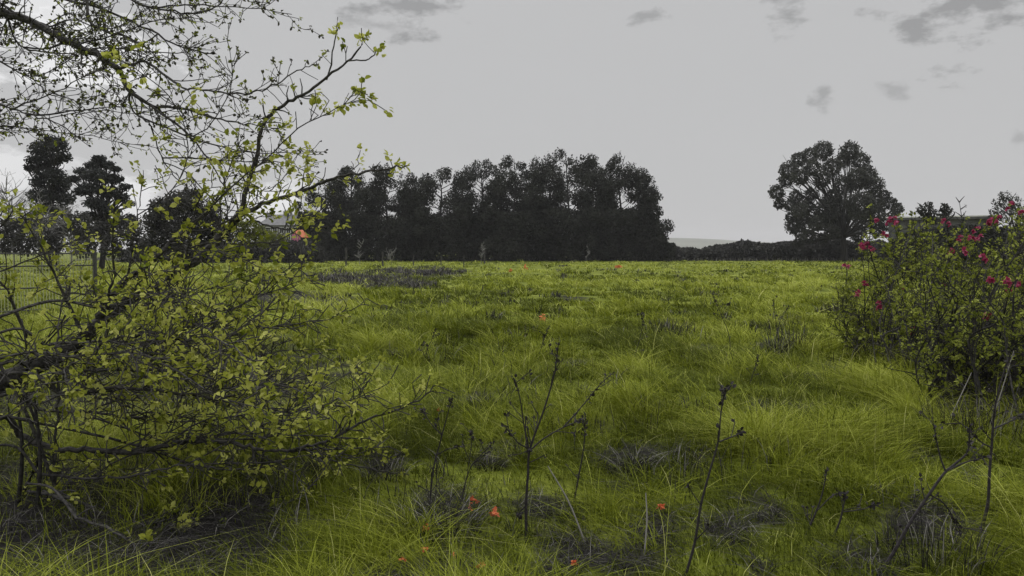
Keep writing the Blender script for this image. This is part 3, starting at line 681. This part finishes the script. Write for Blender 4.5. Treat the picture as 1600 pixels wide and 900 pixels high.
ROW = [('first dark tree of the row from the left, partly behind the leafing tree branch', 508, 26, 276, 132), ('second dark tree of the row from the left, broad and round-topped', 552, 36, 256, 136),
 ('third dark tree of the row from the left, broad with a ragged flat top', 606, 40, 251, 131), ('fourth dark tree of the row from the left, low filler before the first dip', 650, 26, 268, 137),
 ('fifth dark tree of the row from the left, round between two dips', 690, 36, 256, 130), ('sixth dark tree of the row, first of the taller ones after the second dip', 755, 30, 243, 133),
 ('seventh dark tree of the row, tall with several spiky leaders', 802, 32, 238, 129), ('eighth dark tree of the row, slimmer and standing behind its neighbours', 846, 28, 242, 136),
 ('tallest dark tree of the row, broad topped, just right of the middle', 888, 38, 230, 130), ('dark tree right of the tallest one, narrow, before the pale gap', 924, 22, 236, 135),
 ('feathery pointed tree right of the pale gap in the row', 968, 28, 233, 131), ('last tall tree at the right end of the row, slim spire', 1008, 17, 262, 130)]
for r_ in ROW: row_tree(*r_)
row_tree('low bushy tree closing the right end of the dark row', 1034, 16, 342, 128, n=2600)
row_tree('low bushy tree closing the left end of the dark row', 492, 18, 322, 129, n=1800)
row_tree('low dark tree filling the dip beneath the fifth and sixth trees', 728, 26, 290, 134, n=3000)
row_tree('low dark tree filling the pale gap before the feathery pointed tree', 945, 22, 305, 136, n=2400)

def clump_tree(name, label, cat, base_px, base_py, Y, clumps, mat, trunk_r, per, size, limbs=True, hollow=.5, zsq=1.0, group=None, asp=.6, up=.2):
    """clumps: (px, py, radius px)"""
    b = ongnd(base_px, Y); k = Y / F
    t = thing(name, b, label, cat, group)
    G = Geo(); C = Geo(); P = []; S = []
    fork = at(base_px, base_py, Y)
    G.tube(smooth_path([b + (0, 0, -.2), (b + fork) / 2 + (rng.normal(0, .1), 0, 0), fork], 4), np.linspace(trunk_r * 1.25, trunk_r * .85, 9), 9)
    Wm = max(abs(c[0] - base_px) for c in clumps) * k + 1e-6
    for (cx, cy, cr) in clumps:
        off = abs(cx - base_px) * k; dep = math.sqrt(max(Wm * Wm - off * off, 0)) * rng.uniform(-.8, .8)
        e = at(cx, cy, Y + dep)
        if limbs:
            m1 = fork + (e - fork) * np.array([.3, .3, .42]) + rng.normal(0, .25, 3); m2 = fork + (e - fork) * np.array([.68, .68, .75]) + rng.normal(0, .2, 3)
            pth = smooth_path([fork, m1, m2, e], 4); G.tube(pth, np.linspace(trunk_r * .42, .04, len(pth)), 6)
            for q in range(7):
                s0 = pth[rng.integers(5, len(pth))]; d = e + rng.normal(0, .55, 3) * cr * k
                G.tube(smooth_path([s0, (s0 + d) / 2 + rng.normal(0, .15, 3), d], 3), np.linspace(.07, .02, 7), 4)
        n = int(per * (cr / 20) ** 2)
        P.append(ball(n, e, (cr * k, cr * k, cr * k * zsq), hollow)); S.append(size * rng.uniform(.6, 1.4, n))
    P = np.concatenate(P); S = np.concatenate(S); P[:, 2] = np.maximum(P[:, 2], .1)
    tone = np.clip(fbm(P[:, 0] / 1.3, P[:, 2] / 1.3, 9) * .8 + rng.normal(.08, .18, len(P)), 0, 1)
    C.cards(P, S, asp, tone, up)
    G.build('trunk', M['bark_dark'], t); C.build('crown', M[mat], t)
OAK = [(1328, 236, 16), (1345, 252, 16), (1318, 250, 14), (1286, 236, 17), (1265, 244, 14), (1248, 250, 13), (1232, 266, 15), (1228, 282, 12), (1250, 276, 14), (1300, 262, 16), (1355, 275, 16), (1366, 290, 15),
       (1340, 280, 18), (1318, 290, 18), (1285, 280, 14), (1270, 262, 13), (1214, 300, 13), (1218, 318, 10), (1235, 322, 10), (1250, 330, 13), (1268, 304, 12), (1240, 352, 14), (1255, 342, 13), (1235, 340, 9),
       (1275, 350, 12), (1262, 370, 12), (1292, 330, 20), (1315, 330, 24), (1345, 320, 22), (1365, 315, 16), (1350, 345, 18), (1370, 335, 14), (1300, 310, 16), (1382, 305, 10), (1390, 318, 12), (1403, 326, 10), (1395, 340, 10), (1372, 360, 12), (1300, 362, 12), (1340, 366, 14), (1285, 372, 10), (1246, 380, 8), (1244, 308, 12), (1262, 322, 12), (1250, 362, 12), (1282, 345, 14), (1385, 350, 12)]
clump_tree('lone_tree', 'big lone round-crowned tree with sky showing between its limbs, right of the dark row', 'tree', 1318, 372, 128, OAK, 'oak_leaf', .45, 1700, .36, True, .45)
clump_tree('pine', 'taller pine at the far left with a dark rounded top', 'tree', 80, 320, 80, [(78, 220, 14), (62, 232, 16), (92, 228, 16), (52, 250, 12), (75, 248, 20), (100, 246, 12), (68, 268, 18), (88, 276, 18), (45, 262, 8), (60, 285, 14), (95, 290, 16), (55, 305, 14), (80, 305, 18), (105, 310, 14), (70, 325, 16), (95, 330, 16)], 'pine_leaf', .22, 1100, .26, True, .2, .8)
clump_tree('pine', 'lower broad pine with flat shelving tiers, right of the taller pine', 'tree', 158, 350, 72, [(155, 248, 12), (145, 258, 14), (168, 258, 14), (180, 264, 10), (128, 268, 12), (152, 275, 22), (115, 280, 12), (178, 280, 16), (140, 295, 18), (195, 292, 10), (170, 300, 18), (125, 300, 12), (190, 308, 14), (150, 318, 18), (200, 318, 10), (175, 330, 16), (160, 345, 16), (140, 338, 14), (185, 348, 16), (205, 340, 10), (150, 362, 16)], 'pine_leaf', .22, 1000, .24, True, .2, .55)
clump_tree('round_bush', 'rounded dark bush behind the leafing tree, left of the grey house', 'bush', 278, 385, 62, [(250, 325, 18), (275, 318, 20), (298, 312, 20), (240, 345, 18), (268, 348, 26), (300, 342, 26), (325, 335, 20), (335, 355, 20), (245, 372, 20), (280, 375, 26), (320, 372, 24), (352, 368, 16), (230, 385, 14), (300, 395, 22)], 'hedge_leaf', .14, 1100, .22, False, .2)
clump_tree('willow_bush', 'fresh green bush in front of the grey house, behind the leafing tree', 'bush', 395, 385, 58, [(375, 352, 13), (392, 356, 15), (408, 364, 13), (425, 370, 10), (378, 370, 14), (395, 375, 13), (440, 372, 8), (412, 380, 10)], 'willow_leaf', .08, 1000, .18, False, .2)
clump_tree('round_bush', 'low dark bush mass beneath the two pines', 'bush', 90, 385, 66, [(20, 360, 22), (55, 350, 22), (90, 355, 24), (125, 352, 22), (165, 362, 20), (200, 358, 22), (40, 382, 20), (80, 382, 22), (130, 382, 24), (175, 385, 20), (215, 382, 18), (10, 385, 16)], 'hedge_leaf', .14, 900, .24, False, .2)

def bare_tree(label, px, top, Y, hw, mat, base=400, n=16, lv=3):
    b = ongnd(px, Y); k = Y / F; H = (base - top) * k
    t = thing('bare_tree', b, label, 'tree')
    P = dict(seg=H * .06, wander=.12, up=.05, rmin=.012 * Y / 80, max=lv, pc=.55, pl=0.0)
    G = Geo(); p = smooth_path([b, b + (0, 0, H * .3), b + (rng.normal(0, .2), 0, H * .55), b + (rng.normal(0, .2), 0, H * .9)], 4)
    G.tube(p, np.linspace(.012, .003, len(p)) * H, 7); G.build('trunk', M['bark_dark'] if mat != 'twig_grey' else M[mat], t)
    G = Geo(); L = []
    for q in range(n):
        i = rng.integers(4, len(p)); a = rng.uniform(0, 6.3)
        grow(G, L, p[i], np.array([math.cos(a), math.sin(a), .7]), hw * k * rng.uniform(.6, 1.2), .05, 1, P)
    G.build('crown', M[mat], t)
bare_tree('pale bare tree at the far left edge in front of the taller pine', 22, 268, 68, 34, 'twig_grey', n=70)
bare_tree('pale bare tree between the two pines and the left edge', 66, 292, 66, 30, 'twig_grey', n=60)
bare_tree('pale bare tree standing between the taller pine and the lower broad pine', 112, 300, 62, 22, 'twig_grey', n=50)
bare_tree('small bare tree on the skyline beside the grey house gable', 400, 325, 150, 16, 'twig_grey')
for lab, px, tp, Y, hw, base in [('thin pale young tree with a twiggy head before the left end of the dark row', 562, 372, 96, 9, 408), ('slender pale young tree beside the last dark fence post', 752, 372, 100, 6, 406),
        ('thin pale young tree alone before the right half of the dark row', 916, 377, 112, 4, 404), ('low pale twiggy young tree before the third dark tree of the row', 612, 385, 94, 11, 408)]:
    bare_tree(lab, px, tp, Y, hw, 'twig_grey', base=base, n=16, lv=2)
bare_tree('thin bare tree at the left end of the dark row, right of the grey house', 484, 318, 140, 14, 'twig_grey')
bare_tree('slim young tree standing above the flat roof at right', 1501, 298, 60, 14, 'bark_dark', base=420, n=12)
clump_tree('small_tree', 'small rounded tree top showing over the left part of the flat roof', 'tree', 1448, 345, 66, [(1440, 328, 9), (1452, 322, 8), (1458, 333, 9), (1446, 340, 9), (1462, 345, 8)], 'oak_leaf', .08, 900, .18, True, .3)
clump_tree('small_tree', 'tiny tree top showing over the middle of the flat roof', 'tree', 1478, 345, 64, [(1476, 322, 6), (1482, 330, 7), (1474, 336, 7)], 'oak_leaf', .07, 900, .18, True, .3)
clump_tree('small_tree', 'pale grey hazy tree at the right edge beyond the flat roof', 'tree', 1578, 350, 75, [(1570, 308, 10), (1560, 318, 10), (1585, 316, 12), (1555, 332, 10), (1575, 334, 14), (1595, 330, 12), (1548, 345, 8), (1600, 345, 14)], 'oak_leaf', .1, 500, .20, True, .3)

def hedge(label, pxs, mat, Y, n, size, base_lo=0.):
    """pxs: list of (px, top py)"""
    xs = np.array([p[0] for p in pxs], float); ts = np.array([p[1] for p in pxs], float); k = Y / F
    px = rng.uniform(xs[0], xs[-1], n); tp = np.interp(px, xs, ts) + (fbm(px / 14, px * 0, 61) - .5) * 9
    topz = CAMH + (393 - tp) * k
    z = topz * rng.random(n) ** .7; dep = rng.normal(0, 1.3, n)
    P = np.stack([(px - 800) / F * Y, Y + dep, np.maximum(z - np.abs(dep) * .25, .08)], 1)
    C = Geo(); tone = np.clip(fbm(P[:, 0] / 2, P[:, 2] / 1, 13) * .55 + .4 * (z / topz) * rng.random(n) + rng.normal(0, .12, n), 0, 1)
    C.cards(P, size * rng.uniform(.6, 1.4, n), .65, tone, .3)
    c = ongnd((xs[0] + xs[-1]) / 2, Y)
    t = thing('hedge', c, label, 'hedge'); C.build('foliage', M[mat], t)
    G = Geo()
    for q in np.arange(xs[0] + 4, xs[-1], 9):
        b = ongnd(q, Y); G.tube(np.array([b + (0, 0, -.1), b + (rng.normal(0, .2), 0, .7), b + (rng.normal(0, .3), 0, 1.4)]), [.07, .05, .03], 5)
    G.build('stems', M['bark_dark'], t)
hedge('long dark hedge between the dark tree row and the lone round tree', [(1035, 388), (1060, 385), (1100, 387), (1130, 380), (1165, 374), (1200, 380), (1235, 378), (1265, 372), (1290, 370), (1330, 376), (1400, 378)], 'hedge_leaf', 138, 30000, .5)
hedge('dark low hedge left of the dark tree row in front of the grey house', [(195, 386), (260, 384), (330, 380), (365, 379), (410, 378), (450, 377), (480, 376), (505, 384)], 'hedge_leaf', 112, 22000, .42)
hedge('dark hedge standing before the flat-roofed building behind the flowering shrub', [(1395, 372), (1430, 360), (1470, 352), (1510, 350), (1560, 356), (1640, 340)], 'tree_leaf', 56, 24000, .24)

# ---------------------------------------------------------------- houses far behind
def house():
    Y = 190.; k = Y / F
    X = lambda px: (px - 800) / F * Y
    Z = lambda py: CAMH + (393 - py) * k
    b = np.array((X(438), Y, 0.)); t = thing('house', b, 'distant grey house with a slate roof and a row of chimneys behind the leafing tree', 'house')
    x0, x1, D = X(404), X(478), 9.
    G = Geo(); G.box((x0, Y, -.2), (x1, Y + D, Z(352))); G.build('wall', M['brick'], t)
    G = Geo(); e = .35; zr, ze = Z(334), Z(352)
    v = [(x0 - e, Y - e, ze), (x1 + e, Y - e, ze), (x1 + e, Y + D + e, ze), (x0 - e, Y + D + e, ze), (x0 + 2.2, Y + D / 2, zr), (x1 - 2.2, Y + D / 2, zr)]
    G.add(v, [[(0, 1, 5, 4), (2, 3, 4, 5)], [(1, 2, 5), (3, 0, 4)], [(3, 2, 1, 0)]], .5); roof = G.build('roof', M['slate'], t)
    for px, w, top in ((412, 8, 332), (440, 7, 330), (448, 2, 328), (459, 8, 331)):
        G = Geo(); G.box((X(px) - w * k / 2, Y + D / 2 - .5, zr - 1.2), (X(px) + w * k / 2, Y + D / 2 + .5, Z(top)))
        G.box((X(px) - w * k / 2 - .08, Y + D / 2 - .58, Z(top)), (X(px) + w * k / 2 + .08, Y + D / 2 + .58, Z(top) + .12))
        for q in (-.25, .25): G.tube(np.array([(X(px) + q * w * k, Y + D / 2, Z(top) + .12), (X(px) + q * w * k, Y + D / 2, Z(top) + .55)]), [.13, .11], 8)
        sub(G, 'chimney', M['brick'], roof, t)
    for q in range(7):
        xc = x0 + (q + .5) * (x1 - x0) / 7
        for zc in (Z(360), Z(372)):
            G = Geo(); G.box((xc - .55, Y - .08, zc - .75), (xc + .55, Y - .003, zc + .75)); w = G.build('window', M['white'], t)
            G = Geo(); G.box((xc - .45, Y - .1, zc - .65), (xc - .03, Y - .083, zc + .65)); G.box((xc + .03, Y - .1, zc - .65), (xc + .45, Y - .083, zc + .65)); sub(G, 'pane', M['glass'], w, t)
house()
def tarp():
    Y = 118.; k = Y / F; X = lambda px: (px - 800) / F * Y; Z = lambda py: CAMH + (393 - py) * k
    b = np.array((X(466), Y, 0.)); t = thing('canopy_tent', b, 'small orange and pink canopy tent showing above the low hedge left of the dark row', 'tent')
    x0, x1 = X(456), X(478); xm = X(468)
    G = Geo()
    for x in (x0 + .05, x1 - .05):
        for y in (Y + .05, Y + 1.95): G.tube(np.array([(x, y, -.05), (x, y, Z(369))]), [.03, .03], 6)
    G.build('pole', M['post'], t)
    G = Geo(); z0, z1 = Z(371), Z(359)
    G.add([(x0, Y, z0), (x1, Y, z0), (x1, Y + 2, z0), (x0, Y + 2, z0), (xm - .6, Y + 1, z1), (xm + .3, Y + 1, z1)], [[(0, 1, 5, 4), (2, 3, 4, 5)], [(1, 2, 5), (3, 0, 4)]], .5)
    G.build('roof', M['orange_sheet'], t)
    G = Geo(); G.box((x0 + .1, Y - .03, Z(378)), (xm + .2, Y - .006, z0 + .45)); G.build('side_panel', M['pink_sheet'], t)
tarp()
def flat_building():
    Y = 78.; k = Y / F; X = lambda px: (px - 800) / F * Y; Z = lambda py: CAMH + (393 - py) * k
    b = np.array((X(1470), Y, 0.)); t = thing('flat_roof_building', b, 'long low grey building with a flat roof behind the flowering shrub', 'building')
    x0, x1 = b[0] - 4.7, b[0] + 4.7
    G = Geo(); G.box((x0, Y, -.2), (x1, Y + 6, Z(343))); G.build('wall', M['clad'], t)
    G = Geo(); G.box((x0 - .25, Y - .25, Z(343)), (x1 + .25, Y + 6.25, Z(339.5))); G.build('roof', M['slate'], t)
    G = Geo(); G.box((x0 - .28, Y - .28, Z(339.5)), (x1 + .28, Y + 6.28, Z(337.8))); G.build('roof_edge', M['white'], t)
    for q in range(4):
        xc = x0 + 1 + q * 1.6
        G = Geo(); G.box((xc - .5, Y - .06, 1.5), (xc + .5, Y - .003, 2.7)); w = G.build('window', M['white'], t)
        G = Geo(); G.box((xc - .43, Y - .08, 1.57), (xc + .43, Y - .063, 2.63)); sub(G, 'pane', M['glass'], w, t)
    t.rotation_euler = (0, 0, -.47)
flat_building()

# ---------------------------------------------------------------- fence posts and wire-mesh fence at left
POSTS = [('nearest thick wooden post behind the spreading shrub', 105, 434, 21, .13), ('dark wooden post under the leaning limb, second from the left', 291, 384, 48, .2), ('thin dark post below the fresh green bush', 386, 389, 72, .16),
         ('dark post below the orange and pink tent', 470, 386, 74, .15), ('dark post before the left part of the tree row, stoutest of the far ones', 541, 388, 80, .22), ('post right of the stoutest far post', 598, 394, 84, .2),
         ('short post before the tree row, above the bracken patch', 646, 399, 88, .12), ('thin short post near the right end of the bracken patch', 689, 400, 92, .12), ('thin post right of the bracken patch', 725, 399, 82, .10), ('last dark post of the line, close to the trees', 757, 386, 104, .22)]
for lab, px, top, Y, w in POSTS:
    b = ongnd(px, Y); h = at(px, top, Y)[2]; G = Geo(); n = 6
    p = np.array([b + (0, 0, -.2 + (h - b[2] + .2) * q / 5) for q in range(6)]) + rng.normal(0, .006, (6, 3))
    rad = np.full(6, w * .5); G.tube(p, rad, 8); G.tube(np.array([p[-1], p[-1] + (0, 0, .03)]), [w * .5, w * .3], 8)
    tag(G.build('fence_post', M['post'], None, b), lab, 'post', 'wooden posts along the left side of the meadow')
def mesh_fence():
    a = np.array((-16.0, 13.5)); e = np.array((-11.0, 21.0)); n = 3
    t = thing('mesh_fence', (a[0], a[1], 0), 'upright wire mesh fence with dark rails at the left edge behind the shrub', 'fence')
    L = np.linalg.norm(e - a); H = 1.55
    for q in range(n + 1):
        p = a + (e - a) * q / n; z = float(gz(*p)); G = Geo(); G.box((p[0] - .04, p[1] - .04, z - .2), (p[0] + .04, p[1] + .04, z + H + .06)); G.build('post', M['steel_dark'], t)
    for h in (H, H * .8, H * .45, .15):
        G = Geo(); G.tube(np.array([(*a, h), (*(a + (e - a) * .5), h), (*e, h)]), [.02] * 3, 6); G.build('rail', M['steel_dark'], t)
    G = Geo()
    for s in np.arange(.05, L, .075):
        p = a + (e - a) * s / L; G.tube(np.array([(*p, .05), (*p, H)]), [.010, .010], 4)
    G.build('wire_panel', M['steel'], t)
mesh_fence()

# ---------------------------------------------------------------- distant hill
def hill():
    g = Geo(); nx, ny = 60, 14
    X = np.linspace(-700, 2600, nx); Y = np.linspace(1500, 2900, ny)
    gx, gy = np.meshgrid(X, Y)
    prof = 30 * np.exp(-((gx - 350) / 420) ** 2) + 14 * fbm(gx / 500, gy / 500, 4)
    Z = prof * np.sin(np.clip((gy - 1500) / 1400, 0, 1) * math.pi) - .6
    V = np.stack([gx, gy, Z], -1).reshape(-1, 3)
    i = (np.arange(ny - 1)[:, None] * nx + np.arange(nx - 1)[None]).reshape(-1, 1)
    g.add(V, [np.concatenate([i, i + 1, i + nx + 1, i + nx], 1)], .5)
    tag(g.build('hills', M['hill'], smooth=True), kind='structure')
hill()

# ---------------------------------------------------------------- air
HAZE = 0.00022
if HAZE:
    g = Geo(); g.box((-3600, -3600, -30), (3600, 3600, 90))
    m, nt, N, L = newmat('pale_air'); v = N.new('ShaderNodeVolumePrincipled'); v.inputs['Density'].default_value = HAZE; v.inputs['Color'].default_value = (.9, .9, .92, 1)
    o = N.new('ShaderNodeOutputMaterial'); L.new(v.outputs[0], o.inputs['Volume'])
    tag(g.build('haze', m), kind='stuff')

# ---------------------------------------------------------------- sky, sun
W = bpy.data.worlds.new('World'); SC.world = W; W.use_nodes = True
nt = W.node_tree; N = nt.nodes; L = nt.links; N.clear()
SUN_EL, SUN_AZ = math.radians(48), math.radians(-38)            # azimuth from +Y, negative = to the left
def mth(op, a, b=None, clamp=False):
    n = N.new('ShaderNodeMath'); n.operation = op; n.use_clamp = clamp
    for i, v in enumerate((a, b)):
        if v is None: continue
        if isinstance(v, (int, float)): n.inputs[i].default_value = v
        else: L.new(v, n.inputs[i])
    return n.outputs[0]
tc = N.new('ShaderNodeTexCoord'); dirv = tc.outputs['Generated']
sx = N.new('ShaderNodeSeparateXYZ'); L.new(dirv, sx.inputs[0])
nz = N.new('ShaderNodeTexNoise'); nz.inputs['Scale'].default_value = 17; nz.inputs['Detail'].default_value = 7; nz.inputs['Roughness'].default_value = .62
mp = N.new('ShaderNodeMapping'); mp.inputs['Scale'].default_value = (1, 1, 2.2); L.new(dirv, mp.inputs[0]); L.new(mp.outputs[0], nz.inputs['Vector'])
soft = N.new('ShaderNodeTexNoise'); soft.inputs['Scale'].default_value = 2.2; soft.inputs['Detail'].default_value = 4; L.new(mp.outputs[0], soft.inputs['Vector'])
def blob(px, py, rx, ry, k=1.0):
    d = nrm(np.array(ray(px, py)))
    s = N.new('ShaderNodeVectorMath'); s.operation = 'SUBTRACT'; L.new(dirv, s.inputs[0]); s.inputs[1].default_value = d
    sc = N.new('ShaderNodeVectorMath'); sc.operation = 'MULTIPLY'; L.new(s.outputs[0], sc.inputs[0]); sc.inputs[1].default_value = (F / rx, F / rx, F / ry)
    ln = N.new('ShaderNodeVectorMath'); ln.operation = 'LENGTH'; L.new(sc.outputs[0], ln.inputs[0])
    q = mth('ADD', ln.outputs['Value'], mth('MULTIPLY', mth('SUBTRACT', nz.outputs[0],    .5), 5.5))
    return mth('MULTIPLY', mth('MULTIPLY', mth('SUBTRACT', 1.2, q), 1.3, True), k)
def addall(bl):
    t = bl[0]
    for b in bl[1:]: t = mth('MAXIMUM', t, b)
    return t
dark = addall([blob(650, 15, 62, 30), blob(600, 40, 45, 9, .6), blob(1012, 24, 34, 12, .8), blob(1222, 20, 30, 26, .85), blob(1535, 0, 88, 42), blob(1508, 112, 38, 15, .9), blob(1288, 143, 18, 22, .8), blob(1392, 145, 20, 16, .6), blob(1590, 215, 10, 10, .6)])
light = addall([blob(120, 85, 100, 50), blob(30, 40, 90, 60, .8), blob(430, 325, 60, 30), blob(222, 310, 30, 28, .9), blob(20, 275, 60, 45, .8)])
# overcast dome: level near the horizon, brighter towards the zenith
el = mth('MULTIPLY', mth('SUBTRACT', sx.outputs['Z'], .34), 1.9, True)
base = mth('ADD', .527, mth('MULTIPLY', el, 1.45))
base = mth('MULTIPLY', base, mth('ADD', .965, mth('MULTIPLY', soft.outputs[0], .07)))
base = mth('SUBTRACT', base, mth('MULTIPLY', dark, .20))
base = mth('ADD', base, mth('MULTIPLY', light, .34))
rgb = N.new('ShaderNodeCombineColor'); L.new(base, rgb.inputs[0]); L.new(base, rgb.inputs[1]); L.new(mth('MULTIPLY', base, 1.005), rgb.inputs[2])
sky = N.new('ShaderNodeTexSky'); sky.sky_type = 'NISHITA'; sky.sun_disc = False; sky.sun_elevation = SUN_EL; sky.sun_rotation = SUN_AZ
bg1 = N.new('ShaderNodeBackground'); L.new(sky.outputs[0], bg1.inputs[0]); bg1.inputs[1].default_value = .06
bg2 = N.new('ShaderNodeBackground'); L.new(rgb.outputs[0], bg2.inputs[0]); bg2.inputs[1].default_value = 1.0
mx = N.new('ShaderNodeMixShader'); mx.inputs[0].default_value = .97; L.new(bg1.outputs[0], mx.inputs[1]); L.new(bg2.outputs[0], mx.inputs[2])
out = N.new('ShaderNodeOutputWorld'); L.new(mx.outputs[0], out.inputs[0])
sd = bpy.data.lights.new('sun', 'SUN'); sd.energy = 1.3; sd.angle = math.radians(14); sd.color = (1, .97, .92)
so = bpy.data.objects.new('sun', sd); COL.objects.link(so)
to_sun = Vector((math.sin(SUN_AZ) * math.cos(SUN_EL), math.cos(SUN_AZ) * math.cos(SUN_EL), math.sin(SUN_EL)))
so.rotation_euler = (-to_sun).to_track_quat('-Z', 'Y').to_euler(); so.location = (0, 0, 40)

# ---------------------------------------------------------------- camera
cd = bpy.data.cameras.new('camera'); cd.lens = 28; cd.sensor_width = 36; cd.clip_end = 12000; cd.clip_start = .05
co = bpy.data.objects.new('camera', cd); COL.objects.link(co); co.location = (0, 0, CAMH); co.rotation_euler = (math.pi / 2 - PITCH, 0, 0)
SC.camera = co
SC.view_settings.view_transform = 'Standard'; SC.view_settings.look = 'None'; SC.view_settings.exposure = 0; SC.view_settings.gamma = 1
SC.render.engine = 'CYCLES'; SC.cycles.use_denoising = True; SC.cycles.denoiser = 'OPENIMAGEDENOISE'; SC.cycles.denoising_input_passes = 'RGB_ALBEDO_NORMAL'
SC.cycles.max_bounces = 6; SC.cycles.diffuse_bounces = 3; SC.cycles.transmission_bounces = 3; SC.cycles.volume_bounces = 0; SC.cycles.glossy_bounces = 2
